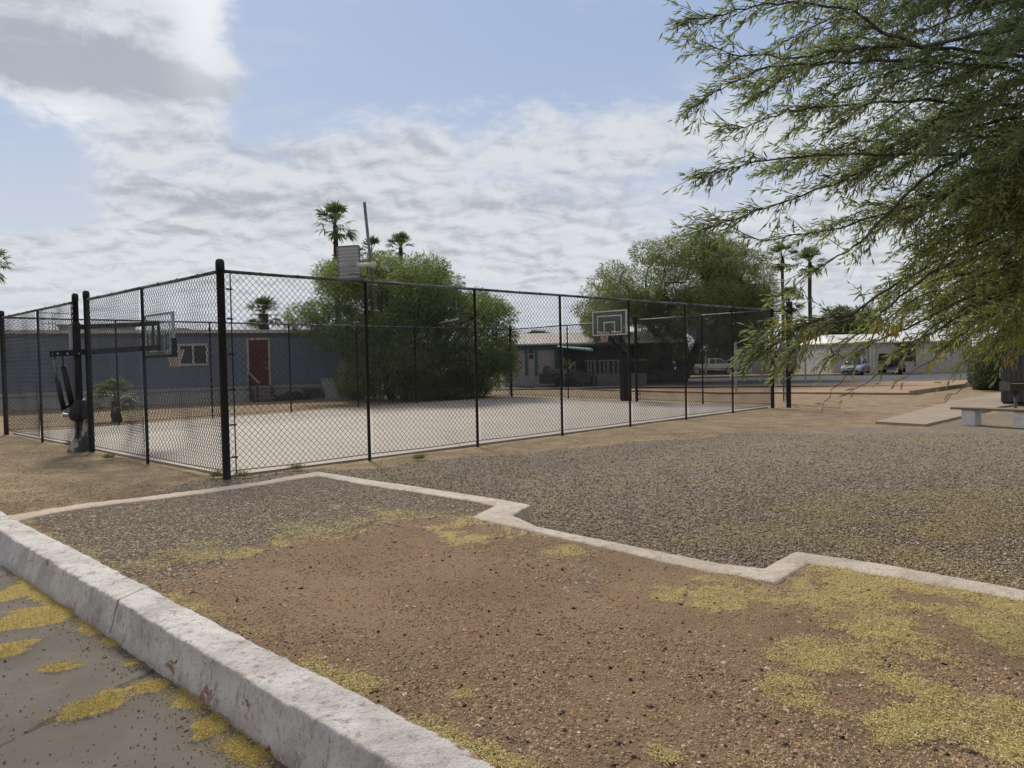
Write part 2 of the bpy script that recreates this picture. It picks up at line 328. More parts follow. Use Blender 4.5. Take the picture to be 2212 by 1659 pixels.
g.out(g.bsdf(c, .9, nrm=g.bump(g.m('ADD', fine, g.m('MULTIPLY', yf, g.noise(p, 90, 4, .8))), .5, .008), Specular_IOR_Level=.25))
o = link('driveway', npmesh('driveway', np.c_[DP, dz], DF, m, True, {'blossom': am})); meta(o, 'worn grey asphalt drive beside the white kerb wall', 'driveway', kind='structure')

# ------------------------------------------------------------------ kerb walls
def kerbmat(name, top, stain, chip, spots):
    m, nt, n, l = new_mat(name); g = G(nt); p = g.pos(); pv = g.mapp(p, (1, 1, .35))
    c = g.mix(g.step(g.noise(p, 2.2, 6, .65), .36, .66), top, stain); c = g.mix(g.m('MULTIPLY', g.step(g.noise(pv, 9, 7, .78), .52, .66), .7), c, chip); c = g.mix(g.m('MULTIPLY', g.step(g.noise(g.mapp(p, (1, .45, .6)), 26, 6, .8), .54, .66), .6), c, chip)
    c = g.mix(g.m('MULTIPLY', g.step(g.noise(p, 48, 5, .8), .58, .66), .7), c, (.11, .10, .09))
    sp = g.m('MULTIPLY', g.step(g.noise(p, 3.1, 3, .5, .6), (.675), .70), g.step(g.noise(p, 24, 2), .42, .5)); c = g.mix(g.m('MULTIPLY', sp, spots), c, (.32, .17, .145))
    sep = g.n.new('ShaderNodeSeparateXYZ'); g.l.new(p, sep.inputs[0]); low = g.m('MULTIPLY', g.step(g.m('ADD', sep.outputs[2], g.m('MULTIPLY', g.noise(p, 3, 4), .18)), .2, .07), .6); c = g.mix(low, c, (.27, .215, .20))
    ck = g.vor(g.mapp(g.mix(.12, p, g.noise(p, 4, 3, out=1)), (1, 1, 1)), 3.2, 'DISTANCE_TO_EDGE', 'Distance'); ckf = g.m('MULTIPLY', g.step(ck, .008, .002), g.step(g.noise(p, 1.4, 2), .60, .68)); c = g.mix(g.m('MULTIPLY', ckf, .6), c, (.11, .1, .09))
    h = g.m('ADD', g.m('ADD', g.noise(p, 14, 7, .7), g.m('MULTIPLY', g.noise(pv, 60, 5, .7), .45)), g.m('MULTIPLY', ckf, -.5))
    g.out(g.bsdf(c, .8, nrm=g.bump(h, 1.0, .022), Specular_IOR_Level=.2)); return m
KW = kerbmat('white_kerb_paint', (.63, .605, .575), (.45, .415, .39), (.17, .15, .133), 1.0)
KP = kerbmat('faded_pink_kerb_paint', (.54, .43, .35), (.42, .34, .28), (.26, .20, .155), .2)
KC = kerbmat('cream_kerb_paint', (.60, .525, .44), (.45, .38, .315), (.27, .22, .175), .25)
def resamp(L, st, extra=()):
    L = [np.array(q, float) for q in L]; c = [0]
    for a, b in zip(L, L[1:]): c.append(c[-1]+np.linalg.norm(b[0]-a[0]))
    return c
def kerb(name, label, out, inn, bot, m, seed, zt=ZT, zin=.17, groove=None, amp=1., cat='kerb wall', step=.018):
    out, inn, bot = [np.array(k)[:, :2] for k in (out, inn, bot)]
    s = np.r_[0, np.cumsum(np.linalg.norm(np.diff((out+inn)/2, axis=0), axis=1))]; t = list(np.arange(0, s[-1], step))+[s[-1]]
    gt = None
    if groove is not None:
        gt = s[groove]; t = sorted([q for q in t if abs(q-gt) > .013]+[gt-.012, gt-.004, gt, gt+.004, gt+.012])
    t = np.array(t); ip = lambda a: np.c_[np.interp(t, s, a[:, 0]), np.interp(t, s, a[:, 1])]
    O, I, Bt = ip(out), ip(inn), ip(bot)
    prof = [(-1, -.03), (-.8, .12), (-.6, .3), (-.4, .5), (-.2, .72), (-.07, .90), (-.015, .962), (.025, .985), (.08, .996), (.18, 1.0), (.32, 1.008), (.5, 1.012), (.68, 1.01), (.82, 1.0), (.92, .985), (.98, .95), (1.0, .88), (1.02, zin/zt)]
    K = len(prof); V = np.zeros((len(t), K, 3))
    for k, (a, zz) in enumerate(prof):
        V[:, k, :2] = O+(Bt-O)*(-a) if a < 0 else O+(I-O)*a
        V[:, k, 2] = zz*zt
    Q = V.reshape(-1, 3); n1 = np.stack([fbm(Q, 2.5, 3, seed+i)-.5 for i in range(3)], 1); n2 = np.stack([fbm(Q, 16, 3, seed+9+i)-.5 for i in range(3)], 1)
    n3 = np.stack([fbm(Q, 45, 2, seed+29+i)-.5 for i in range(3)], 1); Q = Q+amp*(n1*np.array([.03, .03, .012])+n2*np.array([.018, .018, .016])+n3*np.array([.008, .008, .008])); V = Q.reshape(len(t), K, 3)
    if gt is not None:
        wob = np.abs(t-gt) < .006; cen = (O+I)/2
        for k, (a, zz) in enumerate(prof):
            if a > -.75 and a < .95: V[wob, k, 2] -= .05 if a > .0 else 0; V[wob, k, :2] += (cen[wob]-V[wob, k, :2])*.35
    idx = np.arange(len(t)*K).reshape(len(t), K); F = np.c_[idx[:-1, :-1].ravel(), idx[1:, :-1].ravel(), idx[1:, 1:].ravel(), idx[:-1, 1:].ravel()][:, ::-1]
    o = link(name, npmesh(name, V.reshape(-1, 3), F, m, True)); return meta(o, label, cat)
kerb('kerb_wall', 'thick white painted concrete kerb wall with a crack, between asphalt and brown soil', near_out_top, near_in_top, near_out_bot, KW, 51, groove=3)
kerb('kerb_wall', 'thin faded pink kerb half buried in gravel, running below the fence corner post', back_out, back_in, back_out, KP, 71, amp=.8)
zb = []
for i, (a, b) in enumerate(zip(zig_out, zig_in)):
    d = (a-b)[:2]; d = d/np.linalg.norm(d); zb.append(np.r_[a[:2]+d*.02, 0])
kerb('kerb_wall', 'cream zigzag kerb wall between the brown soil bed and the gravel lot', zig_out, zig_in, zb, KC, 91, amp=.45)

# ------------------------------------------------------------------ court, sand, road, path
m, nt, n, l = new_mat('court_concrete'); g = G(nt); p = g.pos()
c = g.mix(g.step(g.noise(p, .35, 5, .6), .3, .7), (.34, .30, .25), (.30, .265, .225)); c = g.mix(g.m('MULTIPLY', g.step(g.noise(g.mapp(p, (.35, 2.4, 1)), .8, 5, .6), .5, .75), .5), c, (.27, .24, .21))
c = g.mix(g.m('MULTIPLY', g.step(g.noise(p, 1.7, 6, .7), .56, .72), .4), c, (.25, .215, .18)); c = g.mix(g.m('MULTIPLY', g.step(g.vor(g.mix(.06, p, g.noise(p, 2, 3, out=1)), .22, 'DISTANCE_TO_EDGE', 'Distance'), .006, .002), .5), c, (.15, .13, .11)); c = g.mix(g.m('MULTIPLY', g.noise(p, 40, 4), .18), c, (.3, .27, .25)); g.out(g.bsdf(c, .75, nrm=g.bump(g.noise(p, 60, 4), .12, .006), Specular_IOR_Level=.3)); CONC = m
cen = (A+B+C+D)/4; ex = lambda P, k: P+(P-cen)/np.linalg.norm(P-cen)*k
o = MB().slab([A+uu*.16+vv*.16, B+vv*.16-uu*.05, ex(D, .1), C+uu*.16-vv*.05], -.1, .018).build('court_slab', CONC); meta(o, 'pale concrete basketball court slab', 'court', kind='structure')
m, nt, n, l = new_mat('path_concrete'); g = G(nt); p = g.pos(); c = g.mix(g.step(g.noise(p, 1.2, 6, .65), .35, .68), (.33, .265, .205), (.27, .215, .165)); c = g.mix(g.m('MULTIPLY', g.step(g.noise(p, 18, 5, .75), .55, .72), .4), c, (.16, .125, .095))
g.out(g.bsdf(c, .85, nrm=g.bump(g.noise(p, 50, 4), .25, .006), Specular_IOR_Level=.2)); PATHC = m
path = P2([(1891, 914), (2000, 920), (2076, 902), (2164, 880), (2300, 862), (2300, 826), (2162, 850), (2055, 869), (1969, 893)])
o = MB().slab(path, -.08, .045).build('path', PATHC); meta(o, 'concrete walkway leading past the shed', 'path', kind='structure')
sand_edge = [(1150, 838), (1360, 845), (1560, 850), (1700, 849.5), (1967, 851.5), (2105, 832)]
se = P2(sand_edge); sand = se+[np.array([46, 62, 0]), np.array([46, 50.2, 0]), np.array([-2, 50.2, 0])]
m, nt, n, l = new_mat('sand'); g = G(nt); p = g.pos(); c = g.mix(g.step(g.noise(p, .5, 6, .65), .35, .65), (.36, .255, .17), (.30, .21, .14)); c = g.mix(g.m('MULTIPLY', g.step(g.noise(g.mapp(p, (1, .5, 1)), 3, 5, .7), .5, .7), .5), c, (.20, .14, .095))
g.out(g.bsdf(c, .95, nrm=g.bump(g.noise(p, 5, 5, .7), .6, .05), Specular_IOR_Level=.1))
sp = [tuple(q[:2]) for q in se]+[(44, 49.6), (-3, 49.6)]
o = MB().slab(sp, -.1, .012).build('sand_court', m); meta(o, 'flat tan sand strip with low edging before the road', 'sand', kind='structure')
e = MB()
for i, (a, b) in enumerate(zip(se, se[1:])): hh = .18 if i == 4 else .07; e.bar(a+UP*hh*.4, b+UP*hh*.4, .14, hh, UP)
o = e.build('timber_edging', mat('edging', (.33, .25, .17), (.24, .175, .12), 3)); meta(o, 'low timber edging along the near side of the sand strip', 'edging')
m, nt, n, l = new_mat('road_asphalt'); g = G(nt); p = g.pos(); c = g.mix(g.step(g.noise(g.mapp(p, (.3, 1, 1)), .4, 5, .6), .35, .7), (.058, .06, .064), (.085, .086, .088)); g.out(g.bsdf(c, .85, Specular_IOR_Level=.25))
o = MB().slab([(-6, 50.6), (80, 50.6), (80, 65.5), (-6, 65.5)], -.1, .012).build('road', m); meta(o, 'dark asphalt street beyond the sand', 'road', kind='structure')
KG = mat('kerb_concrete', (.30, .28, .26), (.22, .2, .19), 2)
o = MB().slab([(-6, 49.75), (80, 49.75), (80, 50.55), (-6, 50.55)], -.1, .03).build('gutter', mat('gutter_concrete', (.16, .14, .125), (.12, .105, .095), 2)); o['kind'] = 'structure'
o = MB().span(-6, 80, 65.6, 65.95, -.1, .16).build('street_kerb', KG); o['kind'] = 'structure'

# ------------------------------------------------------------------ chain link fence
HF = 3.52
def wirebay(w, z0, z1, seed, bulge=.0, P=.115, r=.005):
    hp = P/2; nw = max(2, int(round(w/hp))); hp = w/nw; ns = int((z1-z0)/(P/2)); k = np.arange(ns+1); zz = z0+k*(z1-z0)/ns
    i = np.arange(nw)[:, None]; par = (k[None, :]+i) % 2
    X = (i+.5)*hp+np.where(par == 0, -.5, .5)*hp; Z = np.repeat(zz[None, :], nw, 0); Y = np.where((k[None, :]) % 2 == 0, -1, 1)*.004+0*X
    rg = np.random.default_rng(seed); f = X/w
    b = bulge*(np.sin(pi*f)**.7)*np.exp(-((Z-z0-.55)/.55)**2)*(1+.6*np.sin(2.1+3.3*f+seed))+.02*np.sin(2*pi*f*2+seed)*np.sin(pi*(Z-z0)/(z1-z0)*2+seed)
    Y = Y-b; X = X+.012*np.sin(Z*2.3+seed)*np.sin(pi*f)
    Pt = np.stack([X, Y, Z], -1); n = Pt.shape[1]; V = []
    for a in range(3): V.append(Pt+np.array([1.25*r*cos(2*pi*a/3+.4), r*sin(2*pi*a/3+.4), 0]))
    V = np.stack(V, 2).reshape(-1, 3); base = (np.arange(nw)[:, None]*n+np.arange(n-1)[None, :]).ravel()*3
    F = np.concatenate([np.stack([base+a, base+(a+1) % 3, base+3+(a+1) % 3, base+3+a], 1) for a in range(3)])
    return npmesh('wire_mesh', V, F, WIRE)
def lathe(mb, c, prof, n=14):
    V = []; F = []
    for r, zz in prof: V += [(c[0]+r*cos(2*pi*k/n), c[1]+r*sin(2*pi*k/n), c[2]+zz) for k in range(n)]
    for i in range(len(prof)-1):
        for k in range(n): j = (k+1) % n; F.append((i*n+k, i*n+j, i*n+n+j, i*n+n+k))
    F.append(tuple((len(prof)-1)*n+k for k in range(n))); return mb.add(V, F)
def linepost_mesh(h, r, cap):
    mb = MB(); pr = [(r, -.1), (r, h-.06)]
    if cap: pr += [(r*1.12, h-.06), (r*1.12, h+.06), (r*1.0, h+.10), (r*.6, h+.125), (r*.15, h+.13)]
    else: pr += [(r*1.25, h-.06), (r*1.25, h-.03), (r*.9, h-.02)]
    lathe(mb, (0, 0, 0), pr)
    for zz in ((.35, .9, 1.5, 2.1, 2.7, 3.2) if cap else (.5, 1.2, 1.9, 2.6, 3.2)): mb.ring((0, 0, zz), r+.002, .006, n=14, m=4)
    return mb
def fence(label, P, Q, posts, gaps, bulge, ztop=HF, side=1):
    """posts: list of (distance, kind); kind l line post, t terminal post, - nothing"""
    d = Q-P; L = np.linalg.norm(d); ang = atan2(d[1], d[0]); t = thing('chain_link_fence', label, 'fence', P, ang, 'chain link sides of the court')
    ms = {}
    for s, kd in posts:
        if kd == '-': continue
        if kd not in ms:
            o = linepost_mesh(ztop if kd == 'l' else ztop+.06, .032 if kd == 'l' else .066, kd == 't').build('post', BLACK, t, smooth=True); ms[kd] = o.data; o.location = (s, 0, 0)
        else: link('post', ms[kd], None, t, (s, 0, 0))
    mb = MB(); segs = []
    ss = [s for s, _ in posts]
    for a, b in zip(ss, ss[1:]):
        if (a, b) in gaps: continue
        segs.append((a, b)); mb.tube([(a, 0, ztop-.02), ((a+b)/2, 0, ztop-.025), (b, 0, ztop-.02)], .03, 10)
        for k in range(1, 4): mb.ring((a+(b-a)*k/4, 0, ztop-.02), .034, .006, (1, 0, 0), 10, 4)
    mb.build('top_rail', RAILM, t, smooth=True)
    tw = MB(); 
    for a, b in segs: tw.tube([(a, -.04, .12), ((a+b)/2, -.04, .10), (b, -.04, .12)], .008, 6)
    tw.build('tension_wire', WIRE, t)
    cache = {}
    for q, (a, b) in enumerate(segs):
        key = (round(b-a, 2), q % 3)
        if key not in cache: cache[key] = wirebay(b-a-.10, .09, ztop-.05, q+3, bulge)
        link('wire_mesh', cache[key], None, t, (a+.05, -.045*side, 0))
    kinds = dict(posts)
    for a, b in segs:
        for s, sg in ((a, 1), (b, -1)):
            if kinds[s] == 't':
                br = MB(); x = s+sg*.15; br.tube([(x, -.045*side, .06), (x, -.045*side, ztop-.06)], .011, 6)
                for zz in (.35, .9, 1.5, 2.1, 2.7, 3.2): br.bar((s+sg*.07, -.04*side, zz), (x+sg*.03, -.045*side, zz), .02, .03)
                br.build('tension_bar', BLACK, t)
    return t
LR = np.linalg.norm(B-A); LL = np.linalg.norm(C-A); LF = np.linalg.norm(D-C); LB = np.linalg.norm(D-B)
fence('long near side of the black chain link fence, from thick corner post to gate', A, B, [(0, 't')]+[(LR*k/7, 'l') for k in range(1, 7)]+[(LR, 't')], [], .01, side=1)
g1, g2 = LL*.470, LL*.525
fence('short left side of the black chain link fence, sagging mesh, split around the hoop pole', A, C, [(.0, '-'), (LL*.239, 'l'), (g1, 't'), (g2, 't'), (LL*.742, 'l'), (LL, 't')], [(g1, g2)], .15, side=-1)
fence('long far side of the black chain link fence, before the mobile home and bushy tree', C, D, [(0, '-')]+[(LF*k/7, 'l') for k in range(1, 7)]+[(LF, 't')], [], .02, side=-1)
fb = [(0, '-')]; 
def tback(px):                                  # distance along the far short side for a photo column
    best = min(np.linspace(0, LB, 800), key=lambda s: abs(CX+FPX*(((B+(D-B)/LB*s-CAM)@cR)/((B+(D-B)/LB*s-CAM)@cF))-px)); return float(best)
h1, h2 = tback(1376), tback(1344)
fence('short far side of the black chain link fence, behind the raised hoop', B, D, [(0, '-'), (tback(1519), 'l'), (h1, 't'), (h2, 't'), (tback(1228), 'l'), (LB, '-')], [(h1, h2)], .02, side=1)

# gate post and open leaf right of the fence corner
gp = at(1704, 879); t = thing('fence_gate', 'open chain link gate leaf on a thick black post beyond the fence end', 'gate', gp)
lathe(MB(), (0, 0, 0), [(.085, -.1), (.085, HF-.1), (.095, HF-.1), (.095, HF), (.05, HF+.05)]).build('gate_post', BLACK, t, smooth=True)
bb = B-gp
MB().tube([(bb[0], bb[1], HF-.06), (0, 0, HF-.06)], .028, 8).build('header_rail', BLACK, t, smooth=True); MB().tube([(bb[0], bb[1], 2.45), (0, 0, 2.45)], .02, 8).build('header_rail', BLACK, t, smooth=True)
gl0 = at(1693, 871)-gp; gl1 = at(1721, 878)-gp; gd = (gl1-gl0)/np.linalg.norm(gl1-gl0); gl1 = gl0+gd*1.0 if np.linalg.norm(gl1-gl0) > 1.3 else gl1
fr = MB(); 
for q in (gl0, gl1): fr.tube([(q[0], q[1], .06), (q[0], q[1], 2.35)], .026, 8)
for zz in (.1, 1.32, 2.33): fr.tube([(gl0[0], gl0[1], zz), (gl1[0], gl1[1], zz)], .024, 8)
fr.build('gate_frame', RAILM, t, smooth=True)
wm = link('wire_mesh', wirebay(float(np.linalg.norm(gl1-gl0)), .1, 2.33, 4), None, t, tuple(gl0)); wm.rotation_euler = (0, 0, atan2(gd[1], gd[0]))
for zz in (.4, 1.9): MB().bar((gl0[0], gl0[1], zz), (0, 0, zz), .04, .05).build('hinge', BLACK, t)

# ------------------------------------------------------------------ basketball hoops
NETW = mat('net_cord', (.6, .58, .56), (.5, .3, .28), 6, .8, 0, 0)
RIMM = mat('rim_orange', (.42, .085, .03), (.3, .06, .03), 5, .5)
def acrylic(name):
    m, nt, n, l = new_mat(name); g = G(nt); tr = n.new('ShaderNodeBsdfTransparent'); tr.inputs[0].default_value = (.90, .93, .92, 1)
    gl = n.new('ShaderNodeBsdfGlossy'); gl.inputs['Roughness'].default_value = .08; gl.inputs[0].default_value = (.8, .9, .88, 1)
    x = n.new('ShaderNodeMixShader'); x.inputs[0].default_value = .06; l.new(tr.outputs[0], x.inputs[1]); l.new(gl.outputs[0], x.inputs[2]); g.out(x.outputs[0]); return m
ACRY = acrylic('clear_acrylic'); DARKBOARD = acrylic('smoked_acrylic')
DARKBOARD.node_tree.nodes['Transparent BSDF'].inputs[0].default_value = (.5, .55, .52, 1)
BW = mat('board_line', (.68, .68, .66), None, 6, .6, 0, 0)
def hoop_top(t, x, zc, boardm, framem, padm, outward=1, linem=BW):
    """board plane at local x, centre height zc, facing +x"""
    W, Hh = 1.83, 1.07; b = MB().span(x-.012, x+.012, -W/2+.02, W/2-.02, zc-Hh/2+.02, zc+Hh/2-.02).build('backboard', boardm, t)
    f = MB(); w = .055
    for s in (-1, 1): f.span(x-.03, x+.03, s*(W/2-w), s*W/2, zc-Hh/2, zc+Hh/2); f.span(x-.028, x+.028, -W/2+w, W/2-w, zc+s*(Hh/2-w), zc+s*Hh/2)
    f.build('board_frame', framem, b)
    ln = MB(); 
    def rect(y0, y1, z0, z1, w):
        ln.span(x+.014, x+.018, y0, y1, z1-w, z1); ln.span(x+.014, x+.018, y0, y1, z0, z0+w); ln.span(x+.014, x+.018, y0, y0+w, z0+w, z1-w); ln.span(x+.014, x+.018, y1-w, y1, z0+w, z1-w)
    rect(-.305, .305, zc-.40, zc+.05, .05); rect(-.66, .66, zc-.43, zc+.33, .05); ln.build('target_square', linem, b)
    if padm is not None:
        pd = MB(); pd.span(x-.045, x+.05, -W/2-.02, W/2+.02, zc-Hh/2-.04, zc-Hh/2+.035)
        for s in (-1, 1): pd.span(x-.045, x+.05, s*(W/2+.02), s*(W/2-.05), zc-Hh/2+.035, zc-Hh/2+.42)
        pd.build('board_padding', padm, b)
    rz = zc-.38; rm_ = MB(); c = np.array([x+.38, 0, rz]); rm_.ring(c, .228, .012, n=24, m=6); rm_.span(x+.02, x+.05, -.11, .11, rz-.09, rz+.03)
    for s in (-1, 1): rm_.bar((x+.03, s*.08, rz-.01), (x+.18, s*.12, rz), .018, .03)
    rm_.bar((x+.03, 0, rz-.07), (x+.17, 0, rz-.008), .02, .02)
    r = rm_.build('rim', RIMM, t, smooth=True)
    nt_ = MB(); n = 12; lev = [(0, .226), (.12, .19), (.23, .155), (.33, .13), (.43, .125)]
    for k in range(n):
        for sg in (-1, 1):
            pts = []
            for i, (dz, rr) in enumerate(lev): a = 2*pi*(k+sg*.5*i)/n; pts.append(c+np.array([rr*cos(a), rr*sin(a), -dz]))
            nt_.tube(pts, .006, 4, False)
    nt_.build('net', NETW, r); return b
mp = A+(C-A)*((g1+g2)/2/LL); au = atan2(uu[1], uu[0])
t = thing('basketball_hoop', 'adjustable black hoop with clear backboard seen from behind, in the left fence gap', 'basketball hoop', mp, au, 'basketball hoops at the court ends')
MB().span(-.20, -.05, -.075, .075, -.1, 2.98, .012).build('pole', BLACK, t)
ar = MB()
for s in (-1, 1): ar.bar((-.14, s*.10, 2.88), (1.72, s*.16, 3.0), .035, .10, UP)
ar.build('upper_arm', BLACK, t)
ar = MB()
for s in (-1, 1): ar.bar((-.66, s*.10, 2.26), (1.72, s*.16, 2.40), .04, .13, UP)
ar.bar((-.62, -.12, 2.26), (-.62, .12, 2.26), .05, .05); ar.bar((1.68, -.2, 2.40), (1.68, .2, 2.40), .06, .12); ar.bar((1.68, -.2, 2.99), (1.68, .2, 2.99), .05, .08); ar.bar((1.69, -.18, 2.4), (1.69, -.18, 3.0), .05, .05); ar.bar((1.69, .18, 2.4), (1.69, .18, 3.0), .05, .05)
la = ar.build('lower_arm', BLACK, t)
bo = MB()
for x in (-.56, -.36, -.12): bo.tube([(x, -.145, 2.265), (x, .145, 2.265)], .022, 8)
bo.build('bolt', CHROME, la)
MB().span(-.26, -.215, -.06, .06, 2.33, 2.92).build('height_gauge', mat('gauge_plate', (.3, .32, .34), None, 4), t)
cy = MB().tube([(-.60, 0, 2.2), (-.56, 0, 1.65)], .03, 8).build('ram_rod', GALV, t, smooth=True)
MB().tube([(-.57, 0, 1.72), (-.44, 0, .98)], .055, 10).build('ram_cylinder', BLACK, t, smooth=True)
MB().tube([(-.42, .0, 2.2), (-.42, 0, 1.95)], .016, 8).tube([(-.42, 0, 1.98), (-.27, 0, 1.08)], .062, 10).build('spring_cylinder', BLACK, t, smooth=True)
MB().bar((-.5, 0, .98), (-.2, 0, 1.12), .07, .06).build('bracket', BLACK, t)
MB().tube([(-.48, 0, .86), (-.36, 0, .82)], .05, 8).build('end_fitting', CHROME, t)
def drape(t, name, m, pts, rx, seed, zs):
    V = []; F = []; n = 22; rg = np.random.default_rng(seed); ph = rg.uniform(0, 6, 6)
    for i, (zz, cx, cy, r1, r2) in enumerate(zs):
        for k in range(n):
            a = 2*pi*k/n; w = 1+.13*sin(3*a+ph[0]+zz*2)+.09*sin(5*a+ph[1]-zz*5)+.06*sin(9*a+ph[2]); V.append((cx+r1*w*cos(a), cy+r2*w*sin(a), zz+.02*sin(4*a+ph[3])))
    for i in range(len(zs)-1):
        for k in range(n): j = (k+1) % n; F.append((i*n+k, i*n+j, i*n+n+j, i*n+n+k))
    F.append(tuple((len(zs)-1)*n+k for k in range(n))); return MB().add(V, F).build(name, m, t, smooth=True)
drape(t, 'pole_pad', mat('black_vinyl', (.012, .013, .017), (.03, .03, .036), 4, .45, 0, .3, 12), 0, 0, 3, [(.70, -.12, 0, .10, .12), (.74, -.13, 0, .19, .2), (.86, -.14, 0, .22, .22), (1.0, -.13, 0, .2, .21), (1.12, -.12, 0, .16, .17), (1.2, -.11, 0, .10, .11)])
drape(t, 'pad_lining', mat('torn_canvas', (.36, .35, .33), (.06, .06, .065), 2.2, .9, 0, .3, 14, (1, 1, .6), lo=.40, hi=.46), 0, 0, 5, [(-.01, -.10, 0, .26, .22), (.12, -.10, 0, .21, .18), (.3, -.09, 0, .15, .14), (.5, -.07, 0, .12, .13), (.72, -.06, 0, .13, .14)])
hoop_top(t, 1.76, 2.72, ACRY, mat('silver_frame', (.42, .44, .46), None, 5, .4, .3), RUBBER)
hb = at(1356, 865)
t = thing('basketball_hoop', 'black raised hoop with white lined backboard and orange rim at the far end', 'basketball hoop', hb, au+pi, 'basketball hoops at the court ends')
MB().span(-.13, .13, -.13, .13, -.1, 2.2, .02).build('pole', BLACK, t)
MB().prism([(-.06, 1.3), (.1, 1.3), (.1, 2.2), (-.06, 2.2)], -.17, .17).build('pole_padding', RUBBER, t)
ar = MB()
for s in (-1, 1): ar.bar((0, s*.12, 2.0), (1.16, s*.16, 2.88), .07, .16, UP); ar.bar((-.02, s*.12, 2.15), (1.16, s*.16, 3.45), .06, .11, UP); ar.bar((1.14, s*.17, 2.8), (1.14, s*.17, 3.6), .06, .06)
ar.build('support_arm', BLACK, t)
MB().tube([(.15, 0, 2.35), (.7, 0, 2.75)], .03, 8).build('spring_cylinder', GALV, t, smooth=True)
hoop_top(t, 1.25, 3.42, DARKBOARD, BW, None)

# ------------------------------------------------------------------ solar lights clamped to fence posts
PANW = mat('panel_back', (.30, .29, .32), (.26, .25, .28), 2, .5, 0, 0)
def solar(label, base, top, Y, armL, armR, pan, grp='solar lamps on the fence'):
    b = atd(*base, Y); tp = atd(*top, Y); t = thing('solar_lamp', label, 'solar lamp', b, 0, grp)
    MB().tube([(0, 0, 0), tuple(tp-b)], .030, 10).build('pole', GALV, t, smooth=True)
    l, r = atd(*armL, Y-.05)-b, atd(*armR, Y-.05)-b; h = l+(r-l)*.52
    MB().tube([tuple(r+(r-l)*.08), tuple(h)], .042, 10).tube([tuple(r-np.array([0, 0, .06])), tuple(r+np.array([0, 0, .06]))], .05, 8).build('arm', WHITEP, t, smooth=True)
    MB().bar(tuple(h), tuple(l), .11, .03, UP).bar(tuple(h+(l-h)*.0+UP*.035), tuple(h+(l-h)*.7+UP*.035), .08, .04, UP).build('lamp_head', mat('lamp_casing', (.36, .37, .38), None, 5, .5), t)
    if pan:
        c = atd(*pan[0], Y+.22)-b; w, hh = pan[1], pan[2]; e1 = np.array([cos(pan[3]), sin(pan[3]), 0.06]); e1 /= np.linalg.norm(e1); e3 = np.array([.02, .28, 1.]); e3 -= e1*(e3@e1); e3 /= np.linalg.norm(e3); e2 = np.cross(e3, e1)
        q = lambda a, d, o: c+e1*a*w/2+e3*d*hh/2+e2*o
        pm = MB(); pm.add([q(a, d, o) for o in (-.008, .008) for a, d in ((-1, -1), (1, -1), (1, 1), (-1, 1))], [(3, 2, 1, 0), (4, 5, 6, 7), (0, 1, 5, 4), (1, 2, 6, 5), (2, 3, 7, 6), (3, 0, 4, 7)])
        pn = pm.build('solar_panel', PANW, t); fm = MB()
        for (a0, d0), (a1, d1) in (((-1, -1), (1, -1)), ((1, -1), (1, 1)), ((1, 1), (-1, 1)), ((-1, 1), (-1, -1))): fm.bar(q(a0, d0, 0), q(a1, d1, 0), .022, .04)
        fm.build('panel_frame', GALV, pn); lm = MB()
        for k in range(9): d = -.85+k*.21; lm.bar(q(-.96, d, .012 if e2[1] < 0 else -.012), q(.96, d, .012 if e2[1] < 0 else -.012), .008, .012)
        lm.build('cell_strip', WHITEP, pn)
        cb = [q(0, -.75, -.03), q(.3, -.7, -.05), (q(1, -.8, -.05)+r)/2+np.array([.06, -.02, -.18]), r+np.array([-.1, 0, -.25]), r+np.array([-.12, 0, -.02]), h+np.array([.1, 0, .03])]
        MB().tube(cb, .008, 6).build('cable', RUBBER, t, smooth=True)
    return t
pp = A+(B-A)/7
st = solar('tall leaning galvanised pole with solar panel and lamp arm, strapped to the near fence post', (813, 684), (787, 437), pp[1]-.06, (731, 573), (806, 572), ((754, 568), .42, .70, .12))
for q, zz in ((0, .12), (-.02, .62)): MB().ring((q, 0, zz), .045, .006, n=12, m=4).build('strap', CHROME, st)
pf = C+(D-C)*6/7
solar('short galvanised pole with white lamp arm on the far fence before the bushy tree', (996, 730), (984, 648), pf[1]-.1, (946, 699), (989, 689), None)

# ------------------------------------------------------------------ grey mobile home (left)
W1, W2 = at(25, 886), at(721, 858); aw = atan2(W2[1]-W1[1], W2[0]-W1[0]); W1[2] = 0
siding = lambda n, c1, c2, sc=14: mat(n, c1, c2, 1.5, .75, 0, .35, sc, (.02, .02, 1))
PURP = siding('grey_siding', (.152, .192, .275), (.132, .168, .24), 30); SKIRT = siding('skirting_panel', (.38, .39, .42), (.31, .32, .35), 6)
SKIRT2 = mat('skirting_vertical', (.36, .37, .41), (.30, .31, .35), 3, .8, 0, .5, 16, (1, 1, .02))
t = thing('mobile_home', 'long grey blue mobile home with red door and white trimmed window', 'mobile home', W1, aw)
_, ztop = onwall(300, 721, W1, aw); _, zsk = onwall(330, 842, W1, aw); LX0 = -14; LX1, _ = onwall(760, 800, W1, aw); zsk = max(.6, zsk)
MB().span(LX0, LX1, 0, 5.2, zsk, ztop).build('wall', PURP, t)
MB().span(LX0, LX1, .03, 5.17, -.05, zsk-.02).build('skirting', SKIRT2, t); MB().span(LX0, LX1, -.025, -.002, zsk-.12, zsk+.03).build('skirting_trim', SKIRT, t)
rf = MB().prism([(LX0-.15, ztop+.02), (LX1+.15, ztop+.02), (LX1+.15, ztop+.20), (LX0-.15, ztop+.20)], -.15, 5.35)
